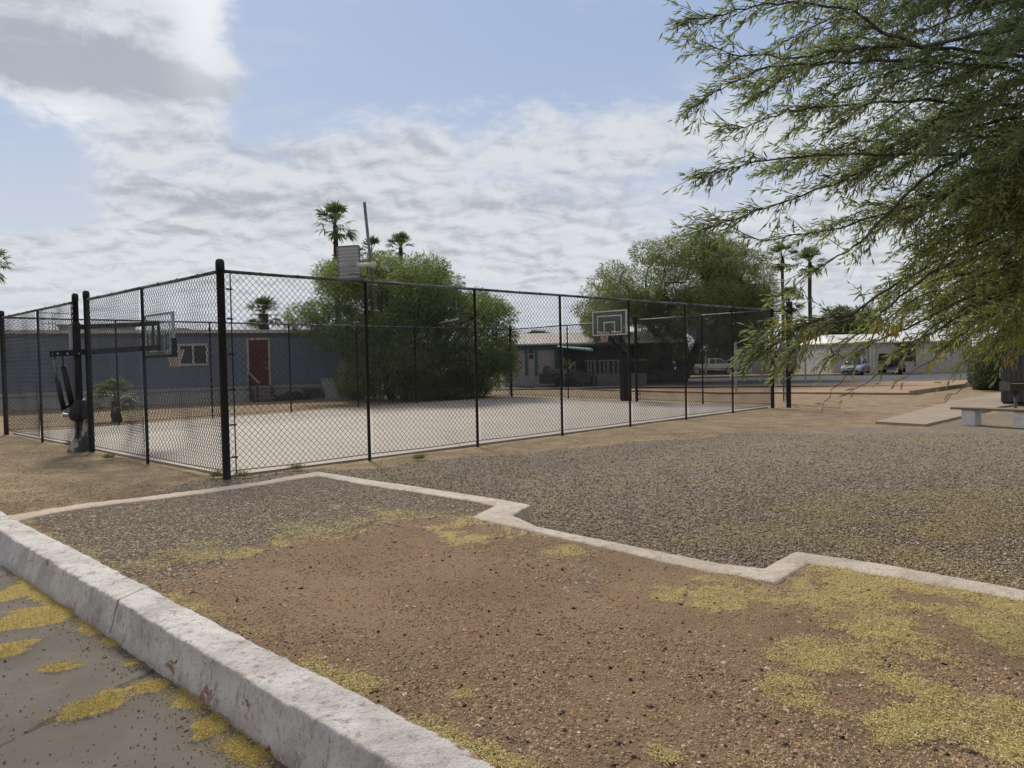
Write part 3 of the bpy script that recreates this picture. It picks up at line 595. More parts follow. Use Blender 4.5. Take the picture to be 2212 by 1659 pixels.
rf.build('roof', mat('roof_white', (.62, .60, .57), (.52, .5, .47), 1.5, .7), t); MB().span(LX0-.1, LX1+.1, -.06, -.003, ztop-.16, ztop+.015).build('fascia', siding('fascia_grey', (.10, .11, .15), (.085, .095, .13)), t)
x0, z0 = onwall(390, 786, W1, aw); x1, z1 = onwall(444, 747, W1, aw)
wf = MB(); 
for a, b, c_, d_ in ((x0-.1, x1+.1, z0-.12, z0), (x0-.1, x1+.1, z1, z1+.12), (x0-.1, x0, z0, z1), (x1, x1+.1, z0, z1), ((x0+x1)/2-.05, (x0+x1)/2+.05, z0, z1)): wf.span(a, b, -.06, -.004, c_, d_)
wf = wf.build('window', mat('white_trim', (.55, .54, .52), (.42, .41, .40), 9), t); MB().span(x0, x1, -.03, -.008, z0, z1).build('pane', GLASS, wf)
x0, z0 = onwall(539, 824, W1, aw); x1, z1 = onwall(578, 734, W1, aw); z0 = zsk+.05
dr = MB().span(x0, x1, -.05, -.004, z0, z1).build('door', mat('red_door', (.095, .018, .026), (.075, .014, .022), 3, .6), t)
df = MB().span(x0-.1, x0, -.07, -.004, z0, z1+.1).span(x1, x1+.1, -.07, -.004, z0, z1+.1).span(x0, x1, -.07, -.004, z1, z1+.1).build('door_frame', mat('white_trim_worn', (.50, .48, .46), (.28, .25, .24), 14, .8, lo=.45, hi=.6), dr)
MB().box((x1-.12, -.09, z0+.95), (.06, .07, .06)).build('handle', CHROME, dr)
xs, _ = onwall(364, 716, W1, aw); xe, _ = onwall(430, 716, W1, aw); MB().prism([(xs, ztop+.2), (xe, ztop+.2), (xe-.5, ztop+.36), (xs+.5, ztop+.36)], 1.5, 3).build('roof_vent', mat('tan_vent', (.30, .23, .19), None, 5), t)
xs, zs = onwall(107, 715, W1, aw); xe, ze = onwall(274, 702, W1, aw); MB().span(xs*1.08, xe*1.08, 3.6, 4.9, ztop+.2, ztop+.58).span(xs*1.08-.1, xe*1.08+.1, 3.5, 5.0, ztop+.58, ztop+.66).build('rooftop_shed', mat('tan_panel', (.30, .23, .19), (.25, .19, .155), 4), t)
ax0, _ = onwall(110, 715, W1, aw); am_ = MB(); zb_ = ztop+.2
for a, b in (((ax0, 1, zb_), (ax0, 1, zb_+.95)), ((ax0-.55, 1, zb_+.9), (ax0+.75, 1, zb_+.86)), ((ax0-.45, 1, zb_+.35), (ax0+.1, 1, zb_+.35)), ((ax0-.3, .8, zb_+.9), (ax0-.3, 1.2, zb_+.9)), ((ax0+.3, .7, zb_+.88), (ax0+.3, 1.3, zb_+.88)), ((ax0+.12, 1, zb_), (ax0+.12, 1, zb_+.9)), ((ax0-.15, 1, zb_), (ax0-.15, 1, zb_+.5))): am_.tube([a, b], .022, 6)
wl = am_.build('roof_antenna', GALV, t)
Rz = Matrix.Rotation(aw, 3, 'Z')
def loc_h(x, y, z=0.): v = Rz @ Vector((x, y, z)); return (W1[0]+v.x, W1[1]+v.y, W1[2]+v.z)
REDW = mat('red_wood', (.07, .022, .026), (.05, .016, .02), 6, .8)
t = thing('door_steps', 'dark red wooden steps with a pale handrail below the red door', 'steps', loc_h(x0, 0), aw)
sm = MB(); tr_ = MB(); wd = x1-x0
for k in range(4): hgt = (zsk-.05)*(4-k)/4; tr_.span(.0, wd+.15, -.35-.32*k-.3, -.35-.32*k, hgt-.045, hgt)
tr_.build('tread', mat('grey_tread', (.22, .21, .22), (.15, .14, .15), 6), t)
for xx in (.0, wd+.12): sm.prism([(0, 0), (0.04, 0), (.04, .1), (0, .1)], -.5, -.3); sm.bar((xx, -.1, zsk-.12), (xx, -1.6, .06), .05, .2, UP); sm.bar((xx, -.12, 0), (xx, -.12, zsk), .09)
sm.span(-.02, .03, -1.3, -.1, 0, .55); sm.build('stringer', REDW, t)
rl = MB().bar((-.02, -.12, zsk+.75), (-.02+.3, -1.5, .95), .07, .04); rl.build('handrail', mat('pale_rail', (.38, .33, .33), None, 6), t); MB().bar((.2, -1.4, 0), (.2, -1.4, 1.0), .08).build('rail_post', REDW, t); MB().bar((-.02, -.12, zsk-.1), (-.02, -.12, zsk+.75), .08).build('rail_post', REDW, t)
def lump(name, label, cat, m, c, rx, ry, h, seed, rz=0):
    n, k = 20, 7; V = []; F = []
    for i in range(k):
        zz = i/(k-1)
        for j in range(n):
            a = 2*pi*j/n; w = (1+.18*sin(2*a+seed)+.12*sin(5*a+seed*2)+.08*sin(9*a+zz*7))*(1-zz**2.2*.75); V.append((rx*w*cos(a), ry*w*sin(a), h*zz*(1+.12*sin(3*a+seed))))
    for i in range(k-1):
        for j in range(n): q = (j+1) % n; F.append((i*n+j, i*n+q, i*n+n+q, i*n+n+j))
    F.append(tuple((k-1)*n+j for j in range(n))); o = MB().add(V, F).build(name, m, None, smooth=True); o.location = c; o.rotation_euler = (0, 0, rz); return meta(o, label, cat)
tx, _ = onwall(622, 850, W1, aw); lump('tarp_pile', 'low heap under a black tarp beside the red door steps', 'tarp', mat('black_tarp', (.012, .012, .014), (.03, .03, .034), 3, .5), loc_h(tx, -.9), .85, .45, .42, 1.3, aw)
tx, _ = onwall(668, 850, W1, aw); t = thing('cooling_unit', 'grey slatted cooling unit against the mobile home skirting', 'cooling unit', loc_h(tx, -.5), aw)
MB().span(-.5, .5, -.35, .35, 0, .62, .02).build('casing', mat('unit_grey', (.20, .21, .23), (.15, .155, .17), 4), t); gm = MB()
for k in range(14): gm.span(-.44+k*.064, -.41+k*.064, -.375, -.352, .08, .54)
gm.build('grille', mat('grille_dark', (.05, .055, .06), None, 5), t); MB().span(-.52, .52, -.37, .37, .622, .66).build('lid', mat('unit_lid', (.26, .27, .29), None, 4), t)
tx, _ = onwall(712, 850, W1, aw); bd = MB(); bd.add([(-.42, -.75, 0), (.42, -.75, 0), (.42, -.72, 0), (-.42, -.72, 0), (-.5, -.12, 1.1), (.3, -.12, 1.1), (.3, -.09, 1.1), (-.5, -.09, 1.1)], [(0, 1, 5, 4), (1, 2, 6, 5), (2, 3, 7, 6), (3, 0, 4, 7), (3, 2, 1, 0), (4, 5, 6, 7)])
o = bd.build('leaning_board', mat('pale_board', (.36, .37, .39), (.28, .28, .30), 3)); o.location = loc_h(tx, 0); o.rotation_euler = (0, 0, aw); meta(o, 'pale flat board leaning on the mobile home beside the bushy tree', 'board')

# ------------------------------------------------------------------ teal trimmed house with porch
TY = 55.5; TO = np.array([atd(1090, 834, TY)[0], TY, 0]); tw = lambda x, y: onwall(x, y, TO, 0)
t = thing('trailer_home', 'white trailer home with teal trim, pale roof and shaded porch', 'house', TO)
TEAL = mat('teal_trim', (.055, .135, .16), (.045, .11, .13), 3, .7); HW = mat('off_white_wall', (.40, .38, .39), (.34, .32, .33), 1.6, .8, 0, .3, 9, (1, 1, .03))
xr, zt_ = tw(1205, 745); MB().span(0, xr, 0, 7, -.05, zt_).build('wall', HW, t); MB().span(xr, xr+8.6, 1.8, 7, -.05, zt_-.05).build('porch_wall', mat('shaded_siding', (.075, .072, .074), (.06, .058, .06), 2), t)  # shade of the porch recess is put into the dark porch wall colour
tm = MB(); xa, _ = tw(1134, 780); xb, _ = tw(1140, 780); xc, _ = tw(1155, 780); xd, _ = tw(1161, 780); xe, _ = tw(1198, 780)
_, zlow = tw(1135, 811); tm.span(0, xr+.02, -.06, -.004, zt_-.34, zt_); tm.span(xa, xb, -.05, -.004, zlow, zt_-.345); tm.span(xc, xd, -.05, -.004, zlow, zt_-.345); tm.span(xe, xr+.02, -.05, -.004, .2, zt_-.345); tm.build('trim', TEAL, t)
z0 = tw(1147, 775)[1]; z1 = tw(1147, 754)[1]; wf = MB().span(xb+.01, xc-.01, -.045, -.004, z1-.02, z1+.05).span(xb+.01, xc-.01, -.045, -.004, (z0+z1)/2-.02, (z0+z1)/2+.02).span(xb+.01, xb+.06, -.045, -.004, z0, z1-.02).span(xc-.06, xc-.01, -.045, -.004, z0, z1-.02).build('window', WHITEP, t); MB().span(xb+.06, xc-.06, -.03, -.006, z0, z1-.02).build('pane', GLASS, wf)
rh = tw(1160, 723)[1]
MB().add([(-.4, -.3, zt_+.01), (xr+9, -.3, zt_+.01), (xr+9, 3.6, rh+.1), (-.4, 3.6, rh+.1), (xr+9, 7.4, zt_), (-.4, 7.4, zt_), (-.4, -.3, zt_+.12), (xr+9, -.3, zt_+.12), (xr+9, 3.6, rh+.22), (-.4, 3.6, rh+.22), (xr+9, 7.4, zt_+.12), (-.4, 7.4, zt_+.12)],
         [(6, 7, 8, 9), (9, 8, 10, 11), (0, 3, 2, 1), (3, 5, 4, 2), (0, 1, 7, 6), (5, 11, 10, 4), (0, 6, 9, 3), (3, 9, 11, 5), (1, 2, 8, 7), (2, 4, 10, 8)]).build('roof', mat('pale_roof', (.56, .52, .47), (.48, .44, .40), 1.5, .7), t)
pz = zt_-.1; xq, _ = tw(1274, 750)
MB().add([(xr-.1, -2.2, pz-.12), (xq, -2.2, pz-.42), (xq, .2, pz-.2), (xr-.1, .2, pz+.05), (xr-.1, -2.2, pz-.07), (xq, -2.2, pz-.30), (xq, .2, pz-.12), (xr-.1, .2, pz+.1)], [(3, 2, 1, 0), (4, 5, 6, 7), (0, 1, 5, 4), (1, 2, 6, 5), (2, 3, 7, 6), (3, 0, 4, 7)]).build('porch_roof', mat('teal_sheet', (.33, .46, .44), (.22, .36, .35), 5, .6, 0, .1, 20, (6, 1, 1)), t)
dk = tw(1300, 807)[1]; xs, _ = tw(1282, 807); xk, _ = tw(1350, 807)
MB().span(xr+.05, xk+1.2, -2.0, 1.75, dk-.12, dk).span(xs, xk+1.2, -2.03, -1.98, 0, dk-.12).build('porch_deck', mat('deck_grey', (.16, .155, .145), (.12, .115, .11), 2), t)
pr = MB(); rz_ = tw(1300, 780)[1]
for px in (1264, 1270, 1279, 1289, 1298, 1306, 1318, 1327, 1336, 1345, 1353): xx = tw(px, 790)[0]; pr.span(xx-.05, xx+.05, -1.97, -1.87, dk, rz_)
pr.span(tw(1258, 780)[0], xk+1.2, -1.99, -1.85, rz_, rz_+.08); pr.build('porch_railing', mat('rail_grey', (.20, .215, .215), (.13, .14, .14), 5), t)
for px in (1276, 1344): xx = tw(px, 790)[0]; MB().span(xx-.07, xx+.07, -2.15, -2.0, 0, dk+.02).build('porch_post', TEAL, t)
MB().span(xr+.02, xr+.2, -2.2, -2.05, 0, pz-.15).build('porch_post', TEAL, t)
MB().span(xr+1.3, xr+2.2, 1.72, 1.79, dk, dk+2.0).build('porch_door', mat('brown_door', (.05, .045, .045), None, 3), t)
s0 = tw(1228, 812)[0]; s1 = tw(1262, 812)[0]
t2 = thing('porch_steps', 'weathered porch steps with a slanting pale handrail at the teal trimmed house', 'steps', (TO[0]+s0, TO[1]-2.05, 0))
sm = MB()
for k in range(4): hgt = dk*(4-k)/4.3; sm.span(-.0-.12*k, s1-s0-.25*k+.1, -.32*k-.34, -.32*k, hgt-.06, hgt)
sm.build('tread', mat('step_wood', (.24, .235, .21), (.16, .155, .14), 5), t2)
MB().bar((s1-s0+.15, -.1, dk-.1), (s1-s0-.5, -1.4, .05), .06, .25, UP).bar((-.1, -.05, dk-.1), (-.6, -1.4, .05), .06, .25, UP).build('stringer', mat('step_teal', (.06, .10, .10), None, 5), t2)
hr = MB().bar((.3, -.05, rz_), (-.55, -1.35, dk+.1), .06, .06); 
for k in range(4): a = k/3; hr.bar((.3-.85*a, -.05-1.3*a, rz_-(rz_-dk-.1)*a), (.3-.85*a, -.05-1.3*a, max(0., (dk-.1)*(1-a)-.02)), .05)
hr.build('handrail', mat('pale_handrail', (.30, .32, .31), None, 5), t2)
YEL = mat('yellow_plastic', (.48, .33, .03), (.38, .26, .02), 6, .5)
for px, lab in ((1214, 'yellow round container on the porch ledge, nearer the house corner'), (1227, 'yellow squat container on the porch ledge, nearer the railing')):
    q = tw(px, 781); t3 = thing('yellow_container', lab, 'container', (TO[0]+q[0], TO[1]-.6, dk)); lathe(MB(), (0, 0, 0), [(.17, .62), (.2, .66), (.21, 1.1 if px < 1220 else .95), (.12, 1.24 if px < 1220 else 1.05), (.08, 1.28 if px < 1220 else 1.08)]).build('body', YEL, t3, smooth=True); MB().span(-.22, .22, -.2, .2, .0, .618).build('stand', mat('stand_dark', (.05, .045, .04)), t3)
bx0 = tw(1160, 830)[0]; BIN = mat('dark_bin', (.035, .036, .045), (.055, .052, .06), 5, .6)
t = thing('utility_trailer', 'dark open trailer heaped with rubbish in front of the teal trimmed house', 'trailer', (TO[0]+bx0+2, TO[1]-2.6, 0))
MB().prism([(-1.9, .25), (1.5, .25), (1.6, .95), (-1.95, .95)], -.7, .7).build('trailer_body', BIN, t); w_ = MB().tube([(-.6, -.76, .3), (-.6, -.86, .3)], .3, 16).tube([(.3, -.76, .3), (.3, -.86, .3)], .3, 16); w_.build('wheel', RUBBER, t)
lp = MB(); lp.span(-1.2, .1, -.5, .5, .96, 1.22); lp.prism([(-1.8, .96), (-.9, .96), (-1.2, 1.45), (-1.6, 1.5)], -.4, .5); lp.prism([(0, .96), (1.2, .96), (.6, 1.15), (.1, 1.2)], -.5, .5); lp.build('load', mat('rubbish', (.15, .13, .115), (.05, .05, .055), 3), t)

# ------------------------------------------------------------------ vegetation helpers
def leaves(P, D_, Ln, Wd, seed, fold=.0):
    """one rhombic sprig per point, pointing along D_"""
    n = len(P); rg = np.random.default_rng(seed); D_ = D_/np.linalg.norm(D_, axis=1)[:, None]; R_ = rg.normal(size=(n, 3)); S_ = np.cross(D_, R_); S_ /= np.linalg.norm(S_, axis=1)[:, None]
    Ln = np.asarray(Ln).reshape(-1, 1)*np.ones((n, 1)); Wd = np.asarray(Wd).reshape(-1, 1)*np.ones((n, 1))
    V = np.stack([P, P+D_*Ln*.45+S_*Wd/2, P+D_*Ln, P+D_*Ln*.45-S_*Wd/2], 1).reshape(-1, 3); F = np.arange(4*n).reshape(n, 4); return V, F
def strips(P, D_, Ln, Wd, seed):
    n = len(P); rg = np.random.default_rng(seed); D_ = D_/np.linalg.norm(D_, axis=1)[:, None]; S_ = np.cross(D_, rg.normal(size=(n, 3))); S_ /= np.linalg.norm(S_, axis=1)[:, None]; N_ = np.cross(S_, D_)
    L = Ln[:, None]; W = Wd[:, None]/2; b = rg.normal(0, .06, n)[:, None]*N_*L
    V = np.stack([P-S_*W*.4, P+S_*W*.4, P+D_*L*.14+S_*W, P+D_*L*.14-S_*W, P+D_*L*.55+S_*W+b, P+D_*L*.55-S_*W+b, P+D_*L+S_*W*.35+b*.5, P+D_*L-S_*W*.35+b*.5], 1).reshape(-1, 3)
    k = np.arange(n)[:, None]*8; return V, np.concatenate([k+np.array([[0, 1, 2, 3]]), k+np.array([[3, 2, 4, 5]]), k+np.array([[5, 4, 6, 7]])])
def clumps(cs, per, Ln, Wd, seed, droop=.5, outw=.8, shell=.55):
    rg = np.random.default_rng(seed); PP, DD, TT = [], [], []
    for c, r in cs:
        k = int(per*(np.prod(r)/np.prod(cs[0][1]))**.6) if False else per
        q = rg.normal(size=(k, 3)); q /= np.linalg.norm(q, axis=1)[:, None]; rad = rg.uniform(shell, 1.08, k)[:, None]**.8
        PP.append(np.array(c)+q*rad*np.array(r)); DD.append(q*outw+rg.normal(size=(k, 3))*.6+np.array([0, 0, -droop])); TT.append(np.clip(rg.normal(rg.uniform(.12, .95), .14, k), 0, 1))
    P = np.concatenate(PP); D_ = np.concatenate(DD); V, F = leaves(P, D_, rg.uniform(.6, 1.3, len(P))*Ln, rg.uniform(.7, 1.3, len(P))*Wd, seed+1); return V, F, np.repeat(np.concatenate(TT), 4)
GREEN1 = leafmat('bushy_leaf', [(0, (.045, .078, .036)), (.5, (.095, .142, .05)), (1, (.20, .245, .065))], .4)
GREEN2 = leafmat('mesquite_leaf', [(0, (.055, .075, .04)), (.5, (.11, .132, .06)), (1, (.21, .21, .085))], .4)
GREEN3 = leafmat('dark_leaf', [(0, (.02, .036, .022)), (.5, (.04, .062, .034)), (1, (.075, .10, .045))], .2)
PALMG = leafmat('palm_leaf', [(0, (.04, .065, .038)), (.5, (.075, .11, .06)), (1, (.14, .17, .085))], .3)
DRYG = leafmat('dry_frond', [(0, (.08, .06, .04)), (.5, (.13, .10, .065)), (1, (.20, .16, .10))], .1)
YPALM = leafmat('young_palm_leaf', [(0, (.09, .12, .06)), (.5, (.16, .20, .10)), (1, (.28, .31, .16))], .4)
def limb(mb, a, b, r0, r1, seed, wig=.12, n=6):
    rg = np.random.default_rng(seed); a = np.array(a, float); b = np.array(b, float); L = np.linalg.norm(b-a); P = []
    for i in range(n+1):
        t = i/n; P.append(a+(b-a)*t+(rg.normal(size=3)*wig*L*.25*sin(pi*t))+np.array([0, 0, .12*L*sin(pi*t)]))
    mb.tube(P, [r0+(r1-r0)*i/n for i in range(n+1)], 7); return P
def cloud_tree(name, label, base, Y, outline, nclump, rr, per, Ln, Wd, lm, seed, trunks, depth=3., droop=.5, group=None, thin=None):
    rg = np.random.default_rng(seed); base = np.array(base, float); t = thing(name, label, 'tree', base, 0, group); ol = np.array(outline, float); cs = []
    lo, hi = ol.min(0), ol.max(0); ymax = hi[1]; tries = 0
    while len(cs) < nclump and tries < 20000:
        tries += 1; q = rg.uniform(lo, hi); pxr = rr*FPX/Y
        if not inpoly(q[None], ol)[0]: continue
        ed = polydist(q[None], ol)[0]
        if ed < min(pxr*.35, .18*min(hi-lo)): continue
        s = min(1, ed/(pxr*1.1)); r = rr*(.45+.55*s)*rg.uniform(.75, 1.2); dd = depth*sqrt(max(0, 1-(1-min(1, ed/(min(hi-lo)*.42)))**2))
        if thin and rg.uniform() < thin(q): continue
        p = atd(q[0], q[1], Y+rg.uniform(-1, 1)*dd); cs.append((p-base, (r*1.15, r*1.15, r*.75)))
    V, F, T = clumps(cs, per, Ln, Wd, seed+5, droop); link('crown', npmesh('crown', V, F, lm, False, {'tint': T}), None, t)
    mb = MB(); tips = [c for c, _ in cs]; fork = []
    for k, (p0, p1, r0, r1) in enumerate(trunks):
        a = atd(*p0, Y); a[2] = -.1; b = atd(*p1, Y); limb(mb, a-base, b-base, r0, r1, seed+k, .15); fork.append((b-base, r1))
    for k in rg.permutation(len(tips))[:46]:
        f, r1 = min(fork, key=lambda q: np.linalg.norm(q[0]-tips[k])+rg.uniform(0, 1.5)); limb(mb, f, tips[k], r1*.55, .018, seed+50+k, .2)
    mb.build('trunk', BARK, t, smooth=True); return t
LT = [(628, 700), (640, 655), (690, 625), (672, 592), (700, 566), (745, 562), (790, 548), (850, 548), (905, 533), (948, 560), (985, 598), (990, 642), (1040, 622), (1078, 650), (1117, 684), (1102, 760), (1112, 805), (1088, 842), (1000, 862), (850, 866), (745, 858), (728, 812), (762, 780), (700, 748), (650, 738), (612, 705)]
tb = at(880, 862)
cloud_tree('willowy_tree', 'dense bushy green tree sweeping to the ground beyond the far fence', tb, 40.5, LT, 190, 1.05, 820, .26, .038, GREEN1, 21, [((880, 862), (860, 780), .22, .16), ((905, 862), (940, 770), .2, .14), ((850, 862), (790, 750), .18, .12)], 3.4, .55)
RT = [(1238, 655), (1250, 618), (1275, 600), (1300, 578), (1335, 560), (1362, 542), (1385, 512), (1430, 508), (1470, 490), (1500, 502), (1535, 508), (1570, 518), (1625, 530), (1660, 560), (1678, 620), (1668, 690), (1648, 745), (1600, 775), (1550, 765), (1500, 778), (1430, 770), (1385, 790), (1350, 770), (1300, 745), (1250, 700)]
tb = at(1452, 821)
cloud_tree('mesquite_tree', 'wide spreading mesquite tree with dark forked trunks behind the raised hoop', tb, 57, RT, 230, 1.15, 520, .34, .05, GREEN2, 31, [((1440, 821), (1425, 745), .5, .34), ((1468, 821), (1475, 730), .52, .36), ((1455, 821), (1400, 700), .4, .22), ((1470, 821), (1560, 690), .4, .24)], 5.5, .35, thin=lambda q: .45 if (q[0] < 1500 and q[1] < 640) else .0)

def palm(label, crown, base_z, Y, rpx, trunk_r, seed, nf=26, shag=False, name='fan_palm', group='fan palms behind the homes', lean=0, low=-.9, hl=1., lm=None):
    c = atd(*crown, Y); b = np.array([c[0]-lean, c[1], base_z]); t = thing(name, label, 'palm tree', b, 0, group); rg = np.random.default_rng(seed); R = rpx*1.3*Y/FPX; trunk_r *= .72; c = c-b
    mb = MB(); n = 9; pts = [np.array([0, 0, -.1])+(c-np.array([0, 0, -.1]))*i/n+np.array([.05*sin(i*1.3+seed), 0, 0])*trunk_r*3 for i in range(n+1)]
    mb.tube(pts, [trunk_r*(1.25-.25*i/n)*(1+.07*(i % 2)) for i in range(n+1)], 9)
    if shag:
        for k in range(26): a = rg.uniform(0, 6.3); zz = c[2]*rg.uniform(.55, .98); r = trunk_r*1.0; mb.bar((r*cos(a), r*sin(a), zz), (r*2.0*cos(a), r*2.0*sin(a), zz+rg.uniform(-.5, .1)), .09, .05)
    mb.build('trunk', BARK, t, smooth=False)
    V, F, T = [], [], []
    def fan(o, d, L, pet, tint):
        x, y, d = frame(d); k0 = len(V); q = o+d*pet
        mbw = .02*R+.012
        V.extend([o+x*mbw, o-x*mbw, q-x*mbw, q+x*mbw]); F.append((k0, k0+1, k0+2, k0+3)); T.extend([tint]*4); nb = 15
        for j in range(nb):
            a = (j/(nb-1)-.5)*2.5; e = d*cos(a)+x*sin(a); e = e+y*.12*rg.normal(); e /= np.linalg.norm(e); l_ = L*(.72+.28*cos(a))*rg.uniform(.85, 1.1); s = np.cross(e, y); w = L*.055
            k = len(V); m1 = q+e*l_*.6; tip = q+e*l_+np.array([0, 0, -.22*L*rg.uniform(.4, 1.3)])
            V.extend([q-s*w*.3, q+s*w*.3, m1+s*w, m1-s*w, tip]); F.append((k, k+1, k+2, k+3)); F.append((k+3, k+2, k+4, k+4)); T.extend([np.clip(tint+rg.normal()*.1, 0, 1)]*5)
    for i in range(nf):
        el = rg.uniform(low, 1.35); az = rg.uniform(0, 6.283); d = np.array([cos(el)*cos(az), cos(el)*sin(az), sin(el)]); fan(c, d, R*.50*hl, R*.50, .25+.4*(el+.9)/2.2+rg.uniform(-.1, .1))
    tri = [f for f in F]
    me = bpy.data.meshes.new('fronds'); me.from_pydata([tuple(v) for v in V], [], [f if f[2] != f[3] else f[:3] for f in tri]); at_ = me.attributes.new('tint', 'FLOAT', 'POINT'); at_.data.foreach_set('value', np.array(T, np.float32)); me.update(); link('fronds', me, lm or PALMG, t)
    return t
palm('tall fan palm with ragged trunk rising above the solar panel', (724, 487), 0, 62, 46, .26, 3, 30, True, low=-.75)
palm('fan palm crown just right of the leaning pole, behind the bushy tree', (802, 546), 0, 72, 33, .25, 4, 28)
palm('fan palm crown topping the middle of the bushy tree', (866, 535), 0, 72, 31, .25, 5, 28, low=-.3)
palm('squat fan palm above the mobile home roof, beside the bare tree', (570, 678), 0, 52, 38, .42, 6, 36)
palm('fan palm cut by the left picture edge', (-22, 570), 0, 60, 40, .25, 7, 34)
palm('slender tall fan palm behind the right end of the mesquite crown', (1690, 556), 0, 78, 33, .2, 8, 30)
palm('slender fan palm with long bare trunk, left of the dark conifer', (1749, 566), 0, 80, 33, .24, 9, 30)
palm('short shaggy fan palm between the two slender palms', (1704, 652), 0, 74, 32, .4, 10, 34, True)
sp_ = at(248, 911); palm('young fan palm with stubby trunk in the yard before the mobile home', (250, 866), 0, float(sp_[1]), 46, .2, 12, 30, False, 'young_palm', None, 0, -.45, 1.1, YPALM)
# bare tree
bt = atd(622, 715, 50); bt[2] = 0; t = thing('bare_tree', 'leafless grey tree between the squat palm and the bushy tree', 'tree', bt); mb = MB(); rg = np.random.default_rng(5)
def grow(p, d, L, r, lv):
    q = p+d*L; mb.tube([p, (p+q)/2+rg.normal(size=3)*L*.06, q], [r, r*.8, r*.6], 5)
    if lv == 0: return
    for k in range(3 if lv > 1 else 4):
        e = d+rg.normal(size=3)*.5+np.array([-.08, 0, .12]); e /= np.linalg.norm(e); grow(p+d*L*rg.uniform(.55, 1), e, L*rg.uniform(.6, .8), r*.55, lv-1)
grow(np.array([0, 0, -.1]), np.array([.02, 0, 1.]), 2.4, .13, 5); mb.build('branches', mat('grey_bark', (.10, .085, .075), (.07, .06, .052), 5), t)
# trees far right
RTC = [(1765, 735), (1768, 700), (1785, 690), (1795, 660), (1815, 655), (1840, 672), (1872, 662), (1885, 690), (1880, 735), (1850, 745), (1800, 748)]
tb = atd(1815, 800, 88); tb[2] = 0; cloud_tree('conifer_tree', 'dark conifer tree behind the white metal building', tb, 88, RTC, 46, 1.5, 420, .45, .1, GREEN3, 41, [((1815, 800), (1815, 720), .3, .2)], 3, .1)
tb = atd(1748, 806, 84); tb[2] = 0; cloud_tree('conifer_tree', 'brown dead fronded bush left of the dark conifer', tb, 84, [(1726, 800), (1726, 735), (1732, 700), (1750, 692), (1768, 705), (1772, 745), (1768, 800)], 30, 1.1, 300, .6, .09, DRYG, 43, [((1748, 805), (1748, 740), .3, .25)], 2, 1.0)
tb = at(2136, 843); cloud_tree('dark_bush', 'dark leafy bush with a black trunk beside the grey wooden shed', tb, float(tb[1])+1.2, [(2092, 770), (2110, 742), (2140, 735), (2172, 740), (2176, 842), (2110, 842), (2098, 815)], 40, .55, 420, .2, .05, GREEN3, 45, [((2127, 843), (2127, 752), .085, .06)], 1.6, .6)
for i, (ol, Y, lab, sd) in enumerate((
        ([(1580, 800), (1585, 770), (1640, 745), (1700, 760), (1706, 805)], 86, 'dark hedge between the pickup truck and the slender palms', 61),
        ([(1905, 808), (1910, 775), (1950, 770), (2010, 778), (2035, 808)], 90, 'dark hedge at the right end of the white metal building', 63),
        ([(1130, 735), (1150, 722), (1185, 726), (1200, 735)], 92, 'distant hedge top showing above the teal trimmed house', 65))):
    tb = atd((ol[0][0]+ol[-1][0])/2, 806, Y); tb[2] = 0; cloud_tree('hedge', lab, tb, Y, ol, 34, 1.1, 300, .4, .09, GREEN3, sd, [((ol[0][0]+20, 806), (ol[0][0]+22, 780), .12, .08)], 2, .2)

# ------------------------------------------------------------------ far buildings
def shed_block(name, label, x0p, x1p, ytop, Y, dpt, wallm, roofm, rise, cat='building', overh=.25, gable=False):
    a = atd(x0p, 780, Y); b = atd(x1p, 780, Y); zt = atd((x0p+x1p)/2, ytop, Y)[2]; t = thing(name, label, cat, (a[0], Y, 0)); L = b[0]-a[0]
    MB().span(0, L, 0, dpt, -.05, zt).build('wall', wallm, t); oh = overh
    if gable: MB().prism([(-oh, zt+.01), (L+oh, zt+.01), (L+oh, zt+.12), (L/2, zt+rise), (-oh, zt+.12)], -oh, dpt+oh).build('roof', roofm, t)
    else:
        MB().add([(-oh, -oh, zt+.01), (L+oh, -oh, zt+.01), (L+oh, dpt+oh, zt+.01), (-oh, dpt+oh, zt+.01), (-oh, -oh, zt+.12), (L+oh, -oh, zt+.12), (L+oh-1.2, dpt/2, zt+rise), (-oh+1.2, dpt/2, zt+rise), (L+oh, dpt+oh, zt+.12), (-oh, dpt+oh, zt+.12)],
             [(3, 2, 1, 0), (0, 1, 5, 4), (4, 5, 6, 7), (7, 6, 8, 9), (1, 2, 8, 5), (2, 3, 9, 8), (3, 0, 4, 9), (5, 8, 6), (9, 4, 7)]).build('roof', roofm, t)
    return t, L, zt
WMET = mat('white_metal', (.50, .50, .52), (.42, .42, .44), 1.5, .6, 0, .25, 8, (1, 1, .02)); RW = mat('white_roof', (.70, .68, .65), (.62, .6, .57), 2, .6)
DKIN = mat('opening_shade', (.035, .032, .028), (.05, .045, .035), 2)
t, L, zt = shed_block('white_building', 'white metal building with double doors, pale roof and open carport bay', 1796, 2100, 740, 74, 9, mat('dusty_white_metal', (.38, .38, .40), (.31, .31, .33), 1.5, .6, 0, .25, 8, (1, 1, .02)), RW, 1.0)
X = lambda px: float(atd(px, 780, 74)[0]-ORG[t.name][0])
mb = MB().span(X(1876), X(1891), -.06, -.004, .1, 2.5).build('door', mat('door_white', (.44, .44, .46), (.4, .4, .42), 3), t); MB().span(X(1883.2), X(1883.8), -.07, -.062, .1, 2.5).span(X(1875.4), X(1876), -.08, -.004, 0, 2.6).span(X(1891), X(1891.6), -.08, -.004, 0, 2.6).build('door_seam', mat('seam', (.15, .15, .16), None, 3), mb)
